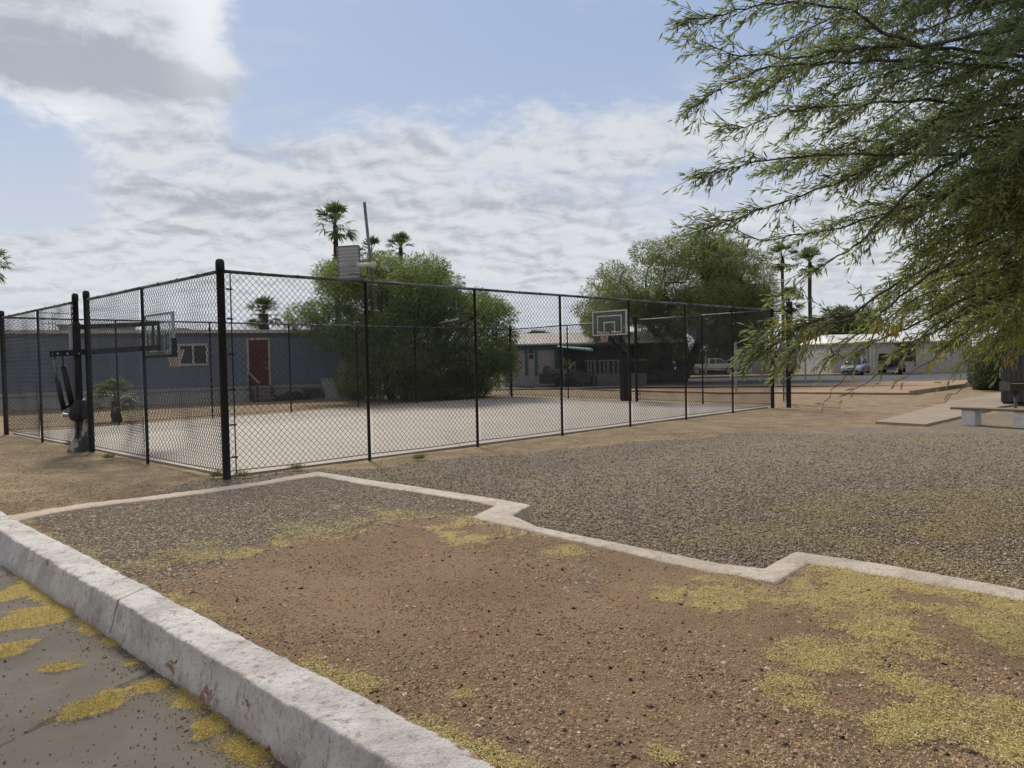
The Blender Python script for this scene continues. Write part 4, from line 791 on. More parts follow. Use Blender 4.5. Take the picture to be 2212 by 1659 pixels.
MB().span(X(1939), X(1976), -.05, -.004, 1.0, zt-.1).build('carport_shade', DKIN, t); PIL = mat('grey_pillar', (.16, .165, .17), None, 3); MB().span(X(1934), X(1939), -.07, -.004, 0, zt-.02).build('pillar', PIL, t); MB().span(X(1976), X(1978), -.07, -.004, 0, zt-.02).build('pillar', PIL, t)  # dark sheet on the wall stands for the shade inside the carport bay
MB().span(0, X(2060), -.35, -.25, 0, .5).build('low_wall', mat('low_wall', (.40, .36, .33), (.33, .3, .27), 2), t)
shed_block('grey_building', 'small grey block hut with a white roof behind the gate', 1716, 1746, 748, 84, 5, mat('grey_block', (.20, .2, .21), (.14, .14, .15), 2), RW, .7)
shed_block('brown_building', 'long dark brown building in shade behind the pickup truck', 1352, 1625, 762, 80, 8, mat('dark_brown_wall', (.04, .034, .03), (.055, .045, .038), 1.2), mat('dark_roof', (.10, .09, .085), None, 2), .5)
shed_block('pale_fence', 'pale board fence right of the pickup truck', 1623, 1700, 777, 78, .15, mat('pale_boards', (.30, .27, .24), (.22, .2, .18), 3, .8, 0, .4, 10, (3, 3, .05)), mat('fence_cap', (.32, .29, .26)), .14, 'fence', .02)
# grey wooden shed on the right
sb = at(2165, 875); sb2 = atd(2330, 875, sb[1]-.3); t = thing('garden_shed', 'dark grey vertical board shed at the right edge beside the path', 'shed', sb, radians(-34))
m, nt, n, l = new_mat('shed_boards'); g = G(nt); p = g.coord(); c = g.mix(g.step(g.noise(g.mapp(p, (7, 7, .5)), 2.2, 5, .65), .3, .7), (.085, .083, .088), (.055, .054, .058)); g.out(g.bsdf(c, .85, nrm=g.bump(g.noise(g.mapp(p, (20, 20, .6)), 5, 5), .4, .01), Specular_IOR_Level=.2)); SHB = m
mb = MB()
for k in range(22): mb.span(k*.13+.006, k*.13+.124, .004*(k % 3), .03, .10+.01*(k % 2), 2.75)
for k in range(20): mb.span(-.03, 0, .03+k*.13+.006, .03+k*.13+.124, .1, 2.75)
mb.build('wall', SHB, t); MB().span(.02, 2.84, .035, 2.6, .05, 2.7).build('framing', mat('shed_inside', (.012, .012, .013)), t)
MB().span(-.035, .03, -.03, .03, .1, 2.75).build('corner_board', SHB, t); MB().prism([(-.35, 2.76), (3.2, 2.76), (3.2, 2.86), (-.35, 2.86)], -.35, 3).build('roof', mat('shed_roof', (.09, .085, .08)), t); MB().span(.1, 2.8, .05, 2.5, -.02, .06).build('footing', mat('footing', (.08, .06, .045)), t)
# grill
gb = at(2194, 897); t = thing('park_grill', 'dark steel park grill box on a post before the wooden shed', 'grill', gb); IRON = mat('rusty_iron', (.045, .042, .042), (.07, .055, .048), 9, .75, .3)
MB().tube([(0, 0, -.05), (0, 0, .62)], .04, 10).build('post', mat('post_grey', (.16, .16, .165), (.10, .1, .105), 6, .6, .4), t, smooth=True); MB().span(-.06, .06, -.06, .06, .6, .7).build('bracket', IRON, t)
w0 = -.32; MB().span(w0, w0+.84, -.25, .25, .72, .75).span(w0, w0+.02, -.25, .25, .75, .98).span(w0+.82, w0+.84, -.25, .25, .75, .98).span(w0+.02, w0+.82, .23, .25, .75, .98).span(w0+.02, w0+.82, -.25, -.23, .75, .90).build('firebox', IRON, t)
gg = MB()
for k in range(15): gg.tube([(w0+.05+k*.052, -.27, .92), (w0+.05+k*.052, .24, .92)], .007, 5)
gg.build('grate', IRON, t); MB().span(w0-.02, w0+.86, -.275, -.255, .83, .86).build('handle_bar', IRON, t)
# bench
bl = [at(2092, 918), at(2206, 924)]; dv = bl[1]-bl[0]; ba = atan2(dv[1], dv[0]); t = thing('plank_bench', 'low plank bench on two white painted blocks on the gravel', 'bench', bl[0], ba); LB_ = float(np.linalg.norm(dv))
BLK = mat('white_block', (.62, .63, .62), (.5, .51, .51), 6, .85, 0, .8, 14)
for s in (0, LB_):
    q = MB().span(s-.16, s+.16, -.02, .36, -.02, .385, .012); q.build('block', BLK, t)
MB().span(-.42, LB_+1.2, -.06, .38, .388, .445, .006).build('plank', mat('plank_wood', (.22, .17, .13), (.15, .115, .09), 5, .85, 0, .4, 20, (.4, 6, 6)), t)

# ------------------------------------------------------------------ poles, net, picnic table
def pole(name, label, cat, px, yb, yt, m, r=.05, Y=None):
    b = at(px, yb) if Y is None else atd(px, yb, Y); b[2] = 0; zt = atd(px, yt, b[1])[2]; o = MB(); lathe(o, (0, 0, 0), [(r, -.1), (r, zt-.02), (r*.6, zt)], 10); o = o.build(name, m, None, smooth=True); o.location = b; return meta(o, label, cat), b, zt
_, n0, nz0 = pole('net_pole', 'thick pale net pole at the left side of the sand strip', 'pole', 1590, 846, 739, mat('pole_pale', (.34, .34, .34), (.25, .25, .25), 5), .07)
_, n1, nz1 = pole('net_pole', 'slim grey net pole at the right side of the sand strip', 'pole', 1740, 829, 737, mat('pole_grey', (.26, .27, .27), None, 5), .05)
pole('white_post', 'white post in front of the pickup truck cab', 'post', 1525, 809, 765, WHITEP, .07, 62)
pole('white_post', 'short white post at the tail end of the pale car behind the trunk', 'post', 1412, 812, 777, WHITEP, .07, 62)
nt_ = MB(); nn = 40; nv = 9
def npnt(i, j): s = i/nn; zt = nz0+(nz1-nz0)*s-.15-1.05*(4*s*(1-s))**.8; hh = .95*(1-.35*sin(pi*s)); p = n0+(n1-n0)*s; return (p[0], p[1]+.1*sin(9*s), zt-hh*j/nv)
for j in range(nv+1): nt_.tube([npnt(i, j) for i in range(nn+1)], .012 if j in (0, nv) else .006, 3, False)
for i in range(0, nn+1): nt_.tube([npnt(i, j) for j in range(nv+1)], .006, 3, False)
o = nt_.build('sagging_net', mat('net_grey', (.30, .30, .30), None, 4, .9, 0, 0)); meta(o, 'sagging grey net strung between the two poles over the sand strip', 'net')
pb = at(1388, 829); t = thing('picnic_table', 'dark red picnic table under the mesquite tree', 'picnic table', pb, .25); PR = mat('dark_red_wood', (.075, .035, .032), (.05, .026, .024), 5)
MB().span(-.9, .9, -.36, .36, .72, .77).build('tabletop', PR, t)
for s in (-1, 1): MB().span(-.9, .9, s*.62, s*.88, .42, .47).build('seat', PR, t)
for s in (-1, 1): MB().bar((s*.65, -.75, 0), (s*.65, -.25, .74), .05, .1).bar((s*.65, .75, 0), (s*.65, .25, .74), .05, .1).bar((s*.65, -.8, .4), (s*.65, .8, .4), .05, .1).build('leg', PR, t)
lump('rubber_tyre', 'dark heap beside the picnic table at the mesquite trunk', 'heap', RUBBER, at(1412, 827), .5, .4, .4, 2.2)

# ------------------------------------------------------------------ vehicles
def loft(mb, secs):
    """secs: list of (x, [(y,z) half outline bottom to top]) mirrored to a closed hull"""
    n = len(secs[0][1]); V = []; F = []; k = 2*n
    for x, o in secs: V += [(x, y, z_) for y, z_ in o]+[(x, -y, z_) for y, z_ in o[::-1]]
    for i in range(len(secs)-1):
        for j in range(k): q = (j+1) % k; F.append((i*k+j, i*k+q, i*k+k+q, i*k+k+j))
    F += [tuple(range(k))[::-1], tuple((len(secs)-1)*k+j for j in range(k))]; return mb.add(V, F)
def wheel(t, x, y, r, w=.2, name='wheel'):
    s = 1 if y > 0 else -1; q = MB().tube([(x, y-s*w, r), (x, y-s*w*.1, r), (x, y, r)], [r, r, r*.93], 20).build(name, RUBBER, t, smooth=False); rm_ = MB().tube([(x, y, r), (x, y+s*.012, r)], [r*.66, r*.60], 16)
    rm_.build('rim', CHROME, q); h = MB()
    for k in range(5): a = 2*pi*k/5; h.box((x+r*.36*cos(a), y+s*.015, r+r*.36*sin(a)), (.09, .012, .09), 0)
    h.build('wheel_slot', RUBBER, q); return q
def carpaint(name, c): return mat(name, c, tuple(v*.88 for v in c), 2, .3, .2, 0, spec=.5)
HL = mat('headlamp', (.55, .57, .58), None, 5, .2); TL = mat('tail_lamp', (.25, .02, .02), None, 5, .3); TRIM = mat('dark_trim', (.03, .03, .032), None, 5, .6)
def sedan(label, pos, rz, paint):
    t = thing('parked_car', label, 'car', pos, rz); b = MB(); o = lambda w, zl, zm, zh: [(w*.86, zl), (w, zl+.14), (w, zm), (w*.95, zh-.03), (w*.82, zh)]
    loft(b, [(-2.25, o(.78, .32, .62, .84)), (-2.1, o(.84, .24, .66, .95)), (-1.5, o(.87, .2, .7, .98)), (-.2, o(.88, .2, .7, .96)), (.9, o(.88, .2, .68, .93)), (1.7, o(.86, .22, .62, .82)), (2.15, o(.80, .24, .55, .70)), (2.3, o(.70, .30, .5, .62))]); bd = b.build('body', paint, t, smooth=True)
    c = MB(); loft(c, [(-1.55, [(.70, .93), (.69, .97)]), (-.95, [(.72, .93), (.56, 1.40)]), (.05, [(.74, .93), (.57, 1.44)]), (.35, [(.74, .93), (.57, 1.42)]), (1.15, [(.72, .9), (.68, .93)])]); c.build('windows', GLASS, t, smooth=True)
    r = MB(); loft(r, [(-.98, [(.57, 1.395), (.50, 1.44)]), (.0, [(.585, 1.42), (.52, 1.475)]), (.36, [(.575, 1.40), (.50, 1.45)])]); 
    for s in (-1, 1):
        for a, e in (((.36, .58*s, 1.43), (1.12, .70*s, .93)), ((-.98, .58*s, 1.41), (-1.5, .70*s, .95)), ((-.2, .59*s, 1.43), (-.25, .745*s, .95))): r.bar(a, e, .06, .06)
    r.build('roof', paint, t, smooth=False)
    for x in (-1.35, 1.4):
        for y in (-.885, .885): wheel(t, x, y, .31)
    for s in (-1, 1): MB().box((2.2, s*.56, .62), (.12, .34, .13), 0, .03).build('headlight', HL, t); MB().box((-2.22, s*.6, .78), (.08, .3, .14), 0, .02).build('tail_light', TL, t); MB().box((.75, s*.96, .95), (.12, .16, .11), 0, .03).build('side_mirror', paint, t)
    MB().box((2.27, 0, .60), (.08, .5, .09), 0, .02).build('grille', TRIM, t); MB().box((2.26, 0, .36), (.12, 1.2, .12), 0, .02).build('bumper', TRIM, t); return t
cp = at(1848, 809.5); sedan('silver sedan parked across the road, facing the road, left of the dark jeep', cp, radians(-124), carpaint('silver_paint', (.38, .40, .43)))
cp = at(1432, 811); sedan('white car mostly hidden behind the mesquite trunks', atd(1436, 811, 70)*np.array([1, 1, 0]), radians(178), carpaint('white_car_paint', (.60, .60, .60)))
def jeep(label, pos, rz):
    t = thing('parked_car', label, 'car', pos, rz); pt = carpaint('dark_green_paint', (.022, .026, .03)); b = MB(); o = lambda w, zl, zh: [(w*.9, zl), (w, zl+.12), (w, zh-.06), (w*.94, zh)]
    loft(b, [(-2.0, o(.85, .45, 1.08)), (-1.9, o(.88, .42, 1.12)), (.6, o(.88, .42, 1.12)), (1.5, o(.82, .45, 1.06)), (2.0, o(.76, .5, 1.0))]); b.build('body', pt, t, smooth=False)
    c = MB(); loft(c, [(-1.92, [(.84, 1.12), (.74, 1.68)]), (-1.85, [(.86, 1.12), (.76, 1.74)]), (.2, [(.86, 1.12), (.76, 1.74)]), (.75, [(.84, 1.12), (.74, 1.16)])]); c.build('windows', GLASS, t)
    r = MB(); r.span(-1.95, .25, -.79, .79, 1.745, 1.81, .02)
    for s in (-1, 1):
        for x in (-1.9, -.95, -.0): r.bar((x, .87*s, 1.1), (x, .775*s, 1.76), .09, .05)
        r.bar((.22, .775*s, 1.75), (.76, .85*s, 1.13), .07, .07)
    r.build('roof', pt, t)
    for x in (-1.3, 1.3):
        for y in (-.9, .9): wheel(t, x, y, .38, .24)
    q = MB().tube([(-2.02, .15, 1.05), (-2.22, .15, 1.05), (-2.25, .15, 1.05)], [.36, .36, .32], 20).build('spare_wheel', RUBBER, t); rr = MB().tube([(-2.25, .15, 1.05), (-2.27, .15, 1.05)], [.25, .22], 16).build('rim', CHROME, q)
    h = MB()
    for k in range(5): a = 2*pi*k/5+.3; h.tube([(-2.268, .15+.14*cos(a), 1.05+.14*sin(a)), (-2.278, .15+.14*cos(a), 1.05+.14*sin(a))], .05, 8)
    h.build('rim_hole', TRIM, rr); MB().box((-2.06, 0, .52), (.18, 1.7, .16), 0, .03).build('bumper', mat('grey_bumper', (.16, .165, .17)), t)
    for s in (-1, 1): MB().box((-2.02, s*.78, .95), (.05, .12, .22)).build('tail_light', TL, t)
    return t
cp = at(1928, 808); jeep('dark jeep with a spare wheel on its back, parked across the road', cp, radians(57))
def pickup(label, pos, rz):
    t = thing('pickup_truck', label, 'truck', pos, rz); pt = carpaint('white_truck_paint', (.60, .60, .59)); b = MB(); o = lambda w, zl, zh: [(w*.9, zl), (w, zl+.12), (w, zh-.05), (w*.96, zh)]
    loft(b, [(.25, o(.86, .45, 1.10)), (.3, o(.88, .42, 1.12)), (1.5, o(.88, .42, 1.10)), (2.35, o(.86, .45, 1.04)), (2.5, o(.82, .5, .98))]); b.build('body', pt, t)
    q = MB(); q.span(-2.45, .2, -.86, -.80, .5, 1.10).span(-2.45, .2, .80, .86, .5, 1.10).span(-2.45, -2.39, -.8, .8, .5, 1.08).span(-2.39, .2, -.8, .8, .5, .6).span(.14, .2, -.8, .8, .6, 1.1); q.build('cargo_bed', pt, t)
    c = MB(); loft(c, [(-.28+.02, [(.80, 1.11), (.68, 1.56)]), (.35, [(.82, 1.11), (.69, 1.60)]), (.8, [(.82, 1.11), (.68, 1.58)]), (1.45, [(.80, 1.1), (.74, 1.13)])]); c.build('windows', GLASS, t)
    r = MB(); r.span(-.3, .85, -.70, .70, 1.58, 1.64, .02); r.span(-.3, .3, -.87, .87, .5, 1.115)
    for s in (-1, 1): r.bar((.82, .69*s, 1.6), (1.45, .8*s, 1.11), .06, .06); r.bar((.3, .70*s, 1.6), (.3, .83*s, 1.1), .07, .05); r.bar((-.28, .69*s, 1.58), (-.3, .82*s, 1.1), .09, .06)
    r.build('cab', pt, t)
    for x in (-1.55, 1.6):
        for y in (-.89, .89): wheel(t, x, y, .36, .22)
        ar_ = MB()
        for s in (-1, 1): ar_.ring((x, s*.865, .40), .42, .03, (0, 1, 0), 20, 5)
        ar_.build('wheel_arch', TRIM, t)
    for s in (-1, 1): MB().box((2.46, s*.62, .86), (.1, .3, .16), 0, .02).build('headlight', HL, t); MB().box((-2.46, s*.8, .85), (.05, .12, .3)).build('tail_light', TL, t)
    MB().box((2.55, 0, .55), (.14, 1.66, .16), 0, .02).build('bumper', CHROME, t); MB().span(-2.3, 2.2, -.885, -.88, .60, .66).build('side_moulding', TRIM, t); return t
cp = at(1538, 809.5); pickup('white pickup truck parked across the road under the trees', cp, radians(-9))

# ------------------------------------------------------------------ near mesquite tree (right foreground)
rg = np.random.default_rng(99); tr = np.array([7.6, 8.2, 0.]); nt_t = thing('foreground_mesquite', 'mesquite branches with feathery leaves and yellow catkins overhanging from the right', 'tree', tr)
fork = np.array([7.2, 7.9, 2.3]); mbr = MB(); mbr.tube([tr-UP*.1, tr+np.array([-.1, -.05, 1.2]), fork], [.34, .28, .24], 12); mbr.build('trunk', BARK, nt_t, world=True, smooth=True)
tips = []   # (px, py, depth)
hand = [[(2212, 60, 7), (1988, 97, 6.2), (1903, 70, 6), (1841, 22, 5.8), (1731, 5, 5.6), (1630, 15, 5.5), (1550, 35, 5.4), (1458, 50, 5.3)],
        [(2212, 121, 7.2), (1995, 99, 6.6), (1870, 103, 6.3), (1713, 125, 6), (1600, 120, 5.8), (1495, 92, 5.7)],
        [(2190, 150, 7.2), (1960, 130, 6.6), (1800, 135, 6.2), (1660, 145, 6), (1560, 190, 5.9), (1500, 232, 5.9)],
        [(2212, 230, 7.4), (2000, 215, 6.8), (1860, 225, 6.5), (1720, 235, 6.2), (1640, 260, 6), (1572, 288, 6)],
        [(2212, 290, 7), (2080, 334, 6.6), (1841, 330, 6.2), (1694, 341, 6), (1566, 365, 5.8), (1506, 386, 5.7)],
        [(2212, 300, 7), (2080, 334, 6.6), (1988, 389, 6.3), (1907, 469, 6.1), (1863, 521, 6), (1790, 565, 5.9), (1735, 600, 5.8), (1700, 640, 5.8)],
        [(2212, 250, 7.2), (2040, 285, 6.6), (1920, 345, 6.3), (1800, 400, 6.1), (1650, 450, 5.9), (1560, 480, 5.8), (1502, 500, 5.8)],
        [(2212, 330, 7.4), (2060, 400, 6.7), (1950, 450, 6.4), (1780, 500, 6.2), (1640, 520, 6), (1530, 470, 5.9)],
        [(2212, 480, 7), (2080, 540, 6.5), (1950, 600, 6.3), (1840, 680, 6.1), (1740, 700, 6), (1680, 745, 5.9), (1634, 765, 5.9)],
        [(2212, 560, 6.6), (2100, 600, 6.2), (1985, 640, 6), (1900, 700, 5.8), (1850, 790, 5.6), (1800, 840, 5.5), (1776, 876, 5.5)],
        [(2212, 600, 6.6), (2120, 650, 6.2), (2020, 700, 5.9), (1960, 760, 5.7), (1880, 820, 5.6), (1824, 856, 5.6)],
        [(2212, 620, 6.4), (2140, 680, 6.0), (2060, 730, 5.8), (1990, 790, 5.7), (1928, 834, 5.6)],
        [(2230, 660, 6.2), (2160, 720, 5.8), (2120, 780, 5.6), (2090, 830, 5.5), (2040, 864, 5.5)]]
# the last bits that hang free are thin on purpose
hand += [[(2060, 560, 6.4), (1960, 630, 6.2), (1890, 690, 6.1), (1830, 740, 6), (1780, 785, 6)], [(2100, 640, 6.2), (1980, 700, 6), (1900, 735, 5.9), (1850, 765, 5.9)], [(2150, 640, 6.3), (2050, 700, 6.1), (1970, 740, 6), (1905, 785, 6)],
         [(1840, 680, 6.1), (1760, 690, 6), (1700, 715, 5.9), (1650, 740, 5.9), (1622, 775, 5.9)], [(1850, 690, 6.2), (1790, 700, 6.1), (1730, 740, 6), (1690, 790, 6)]]
paths = [(h, 1.0) for h in hand]
bnd = [(1440, 30), (1490, 80), (1490, 240), (1560, 290), (1505, 385), (1508, 496), (1614, 506), (1718, 520), (1775, 560), (1850, 620), (1840, 690), (1850, 735), (1960, 785), (2130, 788), (2300, 775), (2300, -120), (1440, -120)]
k = 0
while k < 160:
    q = rg.uniform((1440, -100), (2300, 790)) if k < 122 else rg.uniform((1880, 380), (2300, 790))
    if not inpoly(q[None], bnd)[0]: continue
    ed = polydist(q[None], bnd)[0]
    if ed < 25 and q[0] < 2150: continue
    dens = .22+.78*sstep(1600, 2050, np.array(q[0]))*(.65+.35*sstep(150, 500, np.array(q[1])))
    if rg.uniform() > dens: continue
    k += 1; Yt = rg.uniform(5.6, 8.2); L = rg.uniform(220, 520); sl = rg.uniform(.12, .55)*(1 if q[1] > 120 else .6); st_ = (q[0]+L, q[1]-L*sl); P = []
    for i in range(6): s = i/5; P.append((st_[0]+(q[0]-st_[0])*s, st_[1]+(q[1]-st_[1])*s-32*sin(pi*s)+rg.normal()*6, Yt+.9*(1-s)))
    paths.append((P, .9))
LP, LD, LT_, LLn, LWd = [], [], [], [], []; CK = []; tw = MB()
def catk(p, L, c): CK.append((p, L, c))
DOWN = np.array([0, 0, -1.])
def leafrow(p0, p1, dens, tone):
    d = p1-p0; L = np.linalg.norm(d); n = max(2, int(L/dens)); d = d/L
    for i in range(n):
        p = p0+(p1-p0)*((i+rg.uniform())/n)
        if rg.uniform() < .12: continue
        side = np.cross(d, rg.normal(size=3)); side /= np.linalg.norm(side)
        a = d*rg.uniform(.6, 1.1)+side*rg.uniform(.3, .95)+DOWN*rg.uniform(-.1, .35)+np.array([-.32, -.05, -.10]); a /= np.linalg.norm(a); pe = rg.uniform(.012, .035); o = p+a*pe
        for s in (-1, 1):
            e = a+side*s*rg.uniform(.04, .22)+rg.normal(size=3)*.07; LP.append(o); LD.append(e); LT_.append(np.clip(tone+rg.normal()*.13, 0, 1)); LLn.append(rg.uniform(.038, .078)); LWd.append(rg.uniform(.0065, .0105))
for bi, (P, wgt) in enumerate(paths):
    W = [atd(x, y, Y) for x, y, Y in P]
    if bi < len(hand) and bi < 9: W = [fork+(W[0]-fork)*.0, fork+(W[0]-fork)*.5+UP*.25]+W
    dense = []
    for a, b in zip(W, W[1:]):
        for s in np.arange(0, 1, .25): dense.append(a+(b-a)*s+rg.normal(size=3)*.008)
    dense.append(W[-1]); N = len(dense); r0 = .022 if bi < 9 else .011
    tw.tube(dense, [r0*(1-i/N)**1.2*(.55 if 8 < bi < 13 else 1)+.0018 for i in range(N)], 6)
    px0 = P[-1]; free = bi in (9, 10, 11, 12)
    tone = np.clip(.30+.35*sstep(250, 650, np.array(P[-1][1]))*sstep(1700, 2100, np.array(P[-1][0]+150))+rg.normal()*.09, 0, 1)
    start = 0 if bi >= len(hand) else (8 if bi < 9 else (5 if bi in (13, 14, 15) else 2))
    for i in range(start, N-1):
        p = dense[i]; d = dense[i+1]-dense[i]; d /= np.linalg.norm(d); rem = (N-1-i)/N
        nb = 0 if free and rem < .5 else (1 if free or (bi == 5 and rem < .5) else (rg.integers(0, 3) if bi in (13, 14, 15) else (rg.integers(1, 3) if bi in (16, 17) else rg.integers(1, 5))))
        for _ in range(nb):
            e = d+rg.normal(size=3)*.42+DOWN*.12+np.array([-.2, 0, 0]); e /= np.linalg.norm(e); L = rg.uniform(.22, .55)*(.55+.6*rem); q1 = p+e*L*.5+UP*.01; e2 = e+DOWN*.22+rg.normal(size=3)*.12; e2 /= np.linalg.norm(e2); q2 = q1+e2*L*.5
            tw.tube([p, q1, q2], [.0032, .0024, .0013], 4, False); leafrow(p+(q1-p)*.15, q1, .026, tone); leafrow(q1, q2, .023, tone)
            if rg.uniform() < .5:
                f = e+rg.normal(size=3)*.6+DOWN*.2; f /= np.linalg.norm(f); q3 = q1+f*L*.4; tw.tube([q1, q3], [.002, .0012], 4, False); leafrow(q1, q3, .026, tone)
            if rg.uniform() < .20:
                for _ in range(rg.integers(1, 4)): catk(q1+rg.normal(size=3)*.02, rg.uniform(.05, .085), rg.uniform(0, .55))
            if rg.uniform() < .10: tw.tube([q1, q1+DOWN*.06+rg.normal(size=3)*.02, q1+DOWN*rg.uniform(.1, .2)+rg.normal(size=3)*.04], .0012, 3, False)
    leafrow(dense[-3], dense[-1], .02, tone)
for x, y, Y, nck in ((1690, 690, 5.8, 8), (1665, 720, 5.8, 6), (1736, 730, 5.9, 5), (1905, 700, 5.8, 14), (1935, 705, 5.8, 10), (2075, 535, 6.2, 12), (2090, 520, 6.2, 12), (2030, 25, 6.5, 8), (1980, 640, 6.2, 6), (2180, 770, 6, 8), (2010, 780, 5.8, 6)):
    for _ in range(nck): catk(atd(x+rg.normal()*10, y+rg.normal()*8, Y+rg.normal()*.05), rg.uniform(.06, .09), rg.uniform(.75, 1))
tw.build('branches', TWIG, nt_t, world=True, smooth=True)
MESQ = leafmat('feathery_leaf', [(0, (.11, .15, .105)), (.35, (.16, .21, .12)), (.7, (.29, .31, .09)), (1, (.42, .41, .11))], .58)
V, F = strips(np.array(LP), np.array(LD), np.array(LLn), np.array(LWd), 5)
link('leaves', npmesh('leaves', V-tr, F, MESQ, False, {'tint': np.repeat(LT_, 8)}), None, nt_t)
cv, cf, ct = [], [], []
for p, L, c in CK:
    d = DOWN+rg.normal(size=3)*.35+np.array([-.2, 0, 0]); d /= np.linalg.norm(d); x, y, d = frame(d); bend = rg.normal(size=3)*.2; k0 = len(cv); R_ = [.001, .0048, .0055, .005, .0015]
    for i, r in enumerate(R_):
        q = p+d*L*i/4+bend*L*(i/4)**2
        for j in range(5): cv.append(q+r*rg.uniform(.8, 1.2)*(x*cos(j*1.2566)+y*sin(j*1.2566)))
    for i in range(4):
        for j in range(5): u_ = (j+1) % 5; cf.append((k0+i*5+j, k0+i*5+u_, k0+i*5+5+u_, k0+i*5+5+j))
    ct += [c]*25
CATK = leafmat('catkin', [(0, (.14, .115, .075)), (.5, (.24, .19, .11)), (.8, (.36, .27, .04)), (1, (.48, .36, .03))], .3)
link('catkins', npmesh('catkins', np.array(cv)-tr, np.array(cf), CATK, False, {'tint': np.array(ct)}), None, nt_t)
print('near leaves', len(LP), 'catkins', len(CK))

# ------------------------------------------------------------------ loose stones, straw and blossom
OCT = np.array([(1, 0, 0), (-1, 0, 0), (0, 1, 0), (0, -1, 0), (0, 0, 1), (0, 0, -1.)]); OF = np.array([(0, 2, 4), (2, 1, 4), (1, 3, 4), (3, 0, 4), (2, 0, 5), (1, 2, 5), (3, 1, 5), (0, 3, 5)])
def pebbles(P, size, seed, flat=.6):
    n = len(P); rg = np.random.default_rng(seed); a = rg.uniform(0, 2*pi, n); V = np.repeat(OCT[None], n, 0)*rg.uniform(.7, 1.3, (n, 6, 1)); V[:, :, 2] *= flat; V[:, :, 0] *= rg.uniform(.8, 1.5, n)[:, None]
    tl = rg.normal(0, .35, n)[:, None]; V = np.stack([V[:, :, 0], V[:, :, 1]*np.cos(tl)-V[:, :, 2]*np.sin(tl), V[:, :, 1]*np.sin(tl)+V[:, :, 2]*np.cos(tl)], -1)
    x = V[:, :, 0]*np.cos(a)[:, None]-V[:, :, 1]*np.sin(a)[:, None]; y = V[:, :, 0]*np.sin(a)[:, None]+V[:, :, 1]*np.cos(a)[:, None]; V = np.stack([x, y, V[:, :, 2]], -1)*np.asarray(size)[:, None, None]/2
    V = V+np.asarray(P)[:, None, :]; F = (np.arange(n)[:, None, None]*6+OF[None]).reshape(-1, 3); return V.reshape(-1, 3), F
def scatter(n, x0, x1, y0, y1, seed): r = np.random.default_rng(seed); return np.c_[r.uniform(x0, x1, n), r.uniform(y0, y1, n)]
def persp(n, ya, yb, seed, zz=0., xa=-60, xb=2270):   # sampled evenly over the view, so density falls with distance
    r = np.random.default_rng(seed); out = np.zeros((n, 2)); X = r.uniform(xa, xb, n); Y = r.uniform(ya, yb, n)
    d = cF[None]+cR[None]*((X-CX)/FPX)[:, None]-cU[None]*((Y-CY)/FPX)[:, None]; return (CAM+d*((zz-HC)/d[:, 2])[:, None])[:, :2]
STONE = leafmat('gravel_stone', [(0, (.085, .066, .048)), (.4, (.235, .186, .137)), (.75, (.36, .288, .213)), (1, (.58, .49, .38))], .0, .9)
SOILC = leafmat('soil_crumb', [(0, (.025, .022, .021)), (.12, (.13, .092, .063)), (.5, (.365, .245, .15)), (.88, (.53, .40, .265)), (1, (.62, .55, .48))], .0, .95)
rg = np.random.default_rng(3)
P = persp(120000, 935, 1330, 71); d = polydist(P, bed_poly); ok = (~inpoly(P, bed_poly)) & (d > .14) & (rg.uniform(size=len(P)) < gmask(P)*(P[:, 1] < 19)) ; P = P[ok]; n = len(P)
V, F = pebbles(np.c_[P, -.04*fbm(P, .7, 5, 2)**1.5+.0*P[:, 0]], rg.uniform(.014, .034, n), 5); o = link('gravel', npmesh('gravel', V, F, STONE, False, {'tint': np.repeat(np.clip(rg.normal(.5, .28, n), 0, 1), 6)})); meta(o, 'loose grey gravel stones over the lot', 'gravel', kind='stuff'); print('lot stones', n)
P = persp(60000, 1020, 1320, 72, .24, -40, 1300); ok = inpoly(P, bed_poly) & (polydist(P, bed_poly) > .1) & (rg.uniform(size=len(P)) < np.maximum(bgmask(P), .10*sstep(.4, .6, fbm(P, 1.2, 4, 91)))); P = P[ok]; n = len(P)
V, F = pebbles(np.c_[P, bedz(P)+.002], rg.uniform(.012, .030, n), 6); o = link('gravel', npmesh('gravel', V, F, STONE, False, {'tint': np.repeat(np.clip(rg.normal(.66, .26, n), 0, 1), 6)})); meta(o, 'loose grey gravel stones in the back corner of the bed', 'gravel', kind='stuff'); print('bed stones', n)
P = persp(210000, 1050, 1700, 73, .24); cl = sstep(.38, .62, fbm(P, 1.8, 3, 14)); ok = inpoly(P, bed_poly) & (polydist(P, bed_poly) > .12) & (rg.uniform(size=len(P)) < .35+.65*cl); P = P[ok]; n = len(P); sz = .005+.0145*rg.uniform(size=n)**2.6; big_ = rg.uniform(size=n) < .035; sz = np.where(big_, rg.uniform(.015, .032, n), sz)
tn = np.where(big_, rg.choice([.0, .03, .35, .5, .7, .95], n, p=[.10, .06, .3, .34, .17, .03]), np.clip(rg.normal(.45, .17, n), .14, 1))
V, F = pebbles(np.c_[P, bedz(P)+.001], sz, 7, .7); o = link('soil_crumbs', npmesh('soil_crumbs', V, F, SOILC, False, {'tint': np.repeat(tn, 6)})); meta(o, 'small clods and pebbles lying on the brown soil', 'clods', kind='stuff')
P = persp(7000, 1200, 1700, 74, 0., -60, 700); dd = polydist(P, [q[:2] for q in near_out_bot], False); ok = inpoly(P, drv) & (rg.uniform(size=len(P)) < .10+.9*sstep(.35, .0, dd)); P = P[ok]; n = len(P)
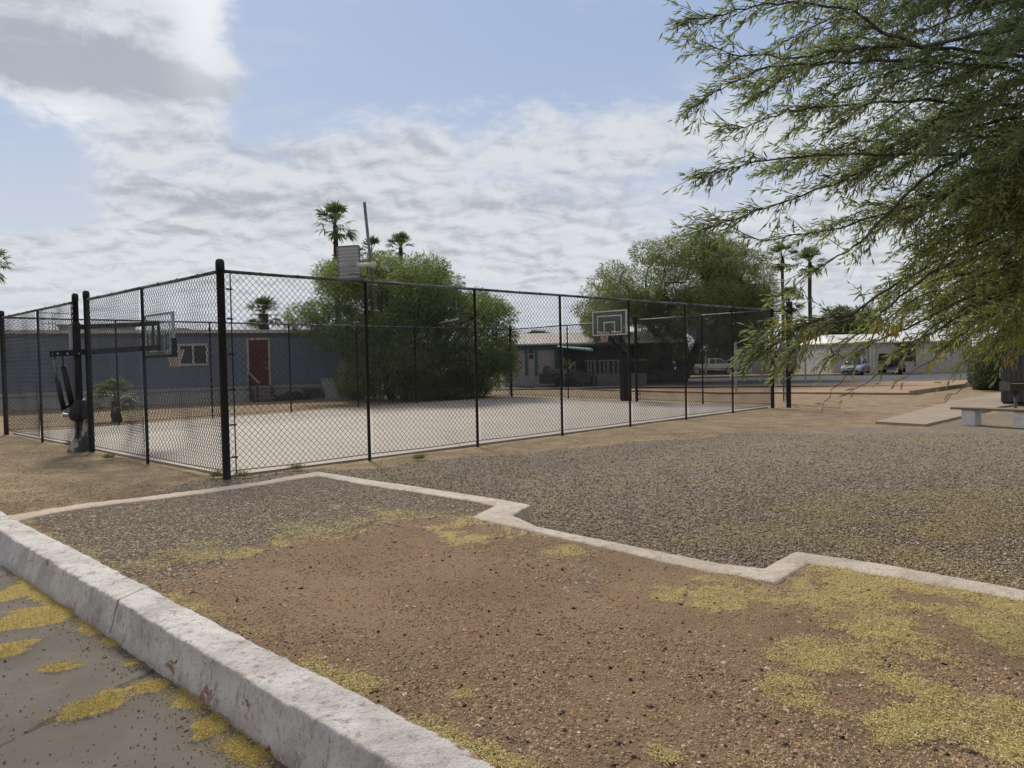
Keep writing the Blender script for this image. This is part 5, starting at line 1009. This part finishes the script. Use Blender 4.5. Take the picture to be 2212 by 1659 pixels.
V, F = pebbles(np.c_[P, np.full(n, .012)], rg.uniform(.004, .016, n)*np.where(rg.uniform(size=n) < .04, 1.8, 1), 8, .6); o = link('asphalt_grit', npmesh('asphalt_grit', V, F, SOILC, False, {'tint': np.repeat(np.clip(rg.normal(.25, .2, n), 0, 1), 6)})); meta(o, 'dark grit scattered on the asphalt drive', 'grit', kind='stuff')
def strands(P, z_, L, W, seed, rise=.25):
    n = len(P); r = np.random.default_rng(seed); a = r.uniform(0, 2*pi, n); L = r.uniform(.5, 1.2, n)*L; D_ = np.c_[np.cos(a), np.sin(a), r.normal(0, rise, n)]; P3 = np.c_[P, z_+np.abs(r.normal(0, .003, n))]; return leaves(P3, D_, L, W, seed+1)
BLOS = leafmat('blossom_bit', [(0, (.42, .335, .13)), (.5, (.68, .565, .25)), (1, (.82, .73, .40))], .15, .9)
P = persp(430000, 1090, 1700, 81, .25); ok = inpoly(P, bed_poly) & (polydist(P, bed_poly) > .125) & (rg.uniform(size=len(P)) < ymask(P)**1.4*.95+.045*sstep(.3,.6,fbm(P, 1.5, 4, 66))); P = P[ok]; n = len(P)
V, F = strands(P, bedz(P)+.006, .019, .0038, 9); o = link('fallen_blossom', npmesh('fallen_blossom', V, F, BLOS, False, {'tint': np.repeat(rg.uniform(size=n), 4)})); meta(o, 'drifts of yellow fallen blossom on the brown soil', 'blossom', kind='stuff'); print('blossom', n)
BLOS2 = leafmat('old_blossom_bit', [(0, (.24, .17, .05)), (.5, (.45, .34, .11)), (1, (.60, .48, .19))], .15, .9)
P = persp(170000, 1200, 1700, 82, 0., -60, 760); ok = inpoly(P, drv) & (rg.uniform(size=len(P)) < amask(P)**1.1+.02*sstep(.45,.65,fbm(P, 1.2, 4, 67))); P = P[ok]; n = len(P)
V, F = strands(P, .010+.03*amask(P)*fbm(P, 6, 3, 9)+.004, .016, .0034, 10, .4); o = link('fallen_blossom', npmesh('fallen_blossom', V, F, BLOS2, False, {'tint': np.repeat(rg.uniform(size=n), 4)})); meta(o, 'mounds of ochre fallen blossom on the asphalt', 'blossom', kind='stuff'); print('drive blossom', n)
P = persp(90000, 1020, 1300, 85, 0., 1200, 2270); lp_ = [q[:2] for q in P2([(1300, 1235), (1550, 1120), (1800, 1060), (2260, 1030), (2330, 1290), (1950, 1225), (1720, 1180), (1640, 1220)])]; d = polydist(P, lp_); sgd = np.where(inpoly(P, lp_), d, -d)
ok = ~inpoly(P, bed_poly) & (polydist(P, bed_poly) > .14) & (rg.uniform(size=len(P)) < sstep(-.4, .8, sgd)*(.06+.9*sstep(.46, .66, fbm(P, 1.1, 5, 61)))); P = P[ok]; n = len(P)
V, F = strands(P, .012, .024, .006, 19); o = link('fallen_blossom', npmesh('fallen_blossom', V, F, BLOS, False, {'tint': np.repeat(rg.uniform(0, .6, size=n), 4)})); meta(o, 'thin dusting of greenish yellow fallen blossom on the gravel lot', 'blossom', kind='stuff'); print('lot blossom', n)
GT = leafmat('straw', [(0, (.10, .07, .042)), (.5, (.24, .18, .10)), (1, (.40, .31, .18))], .1, .9)
P = persp(150000, 862, 1125, 83); court = [ex(A, .1), ex(B, .1), ex(D, .1), ex(C, .1)]
ok = ~inpoly(P, court) & ~inpoly(P, bed_poly) & (polydist(P, bed_poly) > .15) & (P[:, 1] < 40) & (rg.uniform(size=len(P)) < (1-gmask(P))*(.2+.8*sstep(.4, .62, fbm(P, .8, 3, 44)))) & ~inpoly(P, [q[:2] for q in path]); P = P[ok]; n = len(P)
V, F = strands(P, .0, .055, .0055, 11, .3); o = link('dry_grass', npmesh('dry_grass', V, F, GT, False, {'tint': np.repeat(rg.uniform(size=n), 4)})); meta(o, 'short dry straw coloured grass on the dirt', 'grass', kind='stuff'); print('straw', n)
TUFT = leafmat('tuft_blade', [(0, (.07, .075, .03)), (.5, (.16, .14, .07)), (1, (.30, .25, .14))], .25)
for x, y, r_, lab in ((522, 1030, .17, 'dry grass tuft at the foot of the thick corner post'), (640, 1014, .14, 'dry grass tuft under the near fence, left of the solar lamp post'), (470, 1030, .14, 'dry grass tuft left of the thick corner post'), (905, 992, .14, 'dry grass tuft under the near fence, right of the solar lamp post'), (150, 962, .16, 'dry weeds at the fence foot left of the hoop pole'), (235, 990, .15, 'dry weeds at the fence foot right of the hoop pole')):
    n = 240; q = rg.normal(size=(n, 2))*r_*.5; V, F = leaves(np.c_[q*.6, np.zeros(n)], np.c_[q*2.2/r_*.35, np.ones(n)]+rg.normal(size=(n, 3))*.25, rg.uniform(.05, .16, n), .006, 12); o = link('grass_tuft', npmesh('grass_tuft', V, F, TUFT, False, {'tint': np.repeat(rg.uniform(size=n), 4)})); o.location = at(x, y); meta(o, lab, 'grass tuft')
V, F = pebbles(np.zeros((1, 3)), np.array([.055]), 3, .8); o = link('red_stone', npmesh('red_stone', V, F, mat('red_stone', (.33, .06, .04), (.22, .05, .04), 30))); o.location = at(584, 1628)+UP*.025; meta(o, 'small red stone on the asphalt near the white kerb wall', 'stone')

# ------------------------------------------------------------------ sky and light
SUN_AZ, SUN_EL = radians(-22), radians(40)      # azimuth from +Y towards +X
w = bpy.data.worlds.new('World'); S.world = w; w.use_nodes = True; nt = w.node_tree; nt.nodes.clear(); g = G(nt)
sky = nt.nodes.new('ShaderNodeTexSky'); sky.sky_type = 'NISHITA'; sky.sun_disc = False; sky.sun_elevation = SUN_EL; sky.sun_rotation = SUN_AZ; sky.air_density = 1.0; sky.dust_density = 1.6; sky.ozone_density = 1.5
SKYS = .11
d = g.coord('Generated'); sep = nt.nodes.new('ShaderNodeSeparateXYZ'); nt.links.new(d, sep.inputs[0]); x, y, z = sep.outputs
az = g.m('MULTIPLY', g.m('ARCTAN2', x, y), 57.29578); el = g.m('MULTIPLY', g.m('ARCSINE', z), 57.29578)
den = g.m('ADD', g.m('MAXIMUM', z, 0.0), .24); cmb = nt.nodes.new('ShaderNodeCombineXYZ'); nt.links.new(g.m('DIVIDE', x, den), cmb.inputs[0]); nt.links.new(g.m('DIVIDE', y, den), cmb.inputs[1]); cv_ = cmb.outputs[0]
def lin(px, py): return ((math.atan((px-1106)/1661)*57.3), (778+(1106-px)*.0209-py)/1661*57.3*cos(math.atan((px-1106)/1661)))
def blob(px, py, rx, ry, s=1.):
    a, e = lin(px, py); dx = g.m('DIVIDE', g.m('SUBTRACT', az, a), rx/1661*57.3); dy = g.m('DIVIDE', g.m('SUBTRACT', el, e), ry/1661*57.3)
    return g.m('MULTIPLY', g.m('EXPONENT', g.m('MULTIPLY', g.m('ADD', g.m('MULTIPLY', dx, dx), g.m('MULTIPLY', dy, dy)), -1)), s)
def total(lst):
    r = lst[0]
    for q in lst[1:]: r = g.m('ADD', r, q)
    return r
n1 = g.noise(cv_, 2.8, 8, .58, .3); n2 = g.noise(cv_, 8, 8, .62, .4); n3 = g.noise(cv_, 19, 6, .62, .5)
vm = nt.nodes.new('ShaderNodeVectorMath'); vm.operation = 'ADD'; nt.links.new(cv_, vm.inputs[0]); vm.inputs[1].default_value = (-.02, .045, 0); n2b = g.noise(vm.outputs[0], 8, 8, .62, .4)
fb_ = total([g.m('MULTIPLY', n1, .42), g.m('MULTIPLY', n2, .38), g.m('MULTIPLY', n3, .20)])
bias = total([blob(170, 110, 330, 130, .40), blob(420, 210, 110, 45, .2), blob(330, 10, 180, 80, .30), blob(640, 400, 600, 105, .16), blob(1250, 330, 420, 95, .12), blob(1800, 270, 420, 110, .14), blob(1100, 570, 1500, 110, .14), blob(300, 550, 500, 90, .10), blob(-900, 300, 500, 400, .1),
              blob(980, 80, 420, 140, -.32), blob(1480, 90, 420, 110, -.20), blob(20, 350, 150, 90, -.34), blob(60, 470, 140, 40, -.24), blob(1480, 385, 300, 40, -.14), blob(2050, 110, 400, 150, -.10), blob(620, 150, 110, 170, -.18), blob(420, 260, 160, 40, -.08)])
bias = g.m('ADD', bias, g.m('MULTIPLY', g.step(y, .35, -.3), .22)); cover = g.step(g.m('ADD', fb_, bias), .455, .665)  # unseen cloud cover added behind the camera to warm the fill light
veil = g.m('ADD', g.m('MULTIPLY', g.step(el, 19, 1), .58), .12)
relief = g.m('MULTIPLY', g.m('SUBTRACT', n2b, n2), 1.15)
sb_ = total([g.m('MULTIPLY', n1, .5), g.m('MULTIPLY', g.noise(cv_, 3.6, 7, .62), .45), relief, g.m('MULTIPLY', g.m('SUBTRACT', fb_, .5), .35), blob(200, 170, 300, 66, .48), blob(440, 215, 90, 26, .3), blob(620, 345, 300, 26, .17), blob(560, 465, 260, 24, .17), blob(1180, 445, 330, 30, .15), blob(420, 425, 300, 22, .13), blob(430, 20, 130, 90, -.30), blob(860, 260, 220, 36, -.2), blob(100, 262, 170, 26, -.34), blob(480, 110, 60, 130, -.3), blob(1300, 240, 300, 60, -.12)])
shade = g.step(sb_, .36, .86)
k = 1.0/SKYS
sdir = nt.nodes.new('ShaderNodeVectorMath'); sdir.operation = 'DOT_PRODUCT'; nt.links.new(d, sdir.inputs[0]); sdir.inputs[1].default_value = (sin(SUN_AZ)*cos(SUN_EL), cos(SUN_AZ)*cos(SUN_EL), sin(SUN_EL)); away = g.step(sdir.outputs['Value'], .45, -.5)
ccol = g.mix(shade, (.59*k, .605*k, .625*k), (.345*k, .36*k, .40*k)); ccol = g.mix(away, ccol, g.mix(shade, (.44*k, .41*k, .37*k), (.29*k, .27*k, .25*k)))  # clouds opposite the sun made darker and warmer to weaken fill from behind
glow = g.m('MINIMUM', total([blob(470, 70, 60, 130, .8), blob(80, 258, 150, 20, .75), blob(300, 10, 200, 30, .5), blob(870, 235, 70, 22, .5), blob(640, 300, 160, 18, .4), blob(160, 300, 60, 50, .5)]), .85); ccol = g.mix(glow, ccol, (.76*k, .765*k, .77*k))
blue = g.mix(.94, sky.outputs[0], g.mix(g.step(el, 0, 26), (.44*k, .50*k, .60*k), (.25*k, .34*k, .53*k)))
wisp = g.m('MULTIPLY', g.step(g.noise(g.mapp(cv_, (1, 2.2, 1)), 1.6, 7, .65, .6), .42, .72), .38); tot = g.mix(g.m('MAXIMUM', veil, wisp), blue, (.52*k, .54*k, .585*k)); tot = g.mix(g.m('MULTIPLY', cover, .86), tot, ccol)
bgn = nt.nodes.new('ShaderNodeBackground'); nt.links.new(tot, bgn.inputs[0]); bgn.inputs[1].default_value = SKYS; wo = nt.nodes.new('ShaderNodeOutputWorld'); nt.links.new(bgn.outputs[0], wo.inputs[0])
sl = bpy.data.lights.new('sun', 'SUN'); sl.energy = 3.0; sl.angle = radians(11); sl.color = (1, .90, .76); so = bpy.data.objects.new('sun', sl); COL.objects.link(so)
sd = Vector((sin(SUN_AZ)*cos(SUN_EL), cos(SUN_AZ)*cos(SUN_EL), sin(SUN_EL))); so.rotation_euler = (-sd).to_track_quat('-Z', 'Y').to_euler()
vs = S.view_settings; vs.view_transform = 'Standard'; vs.look = 'None'; vs.exposure = .32; vs.gamma = 1
S.cycles.max_bounces = 8; S.cycles.transparent_max_bounces = 16
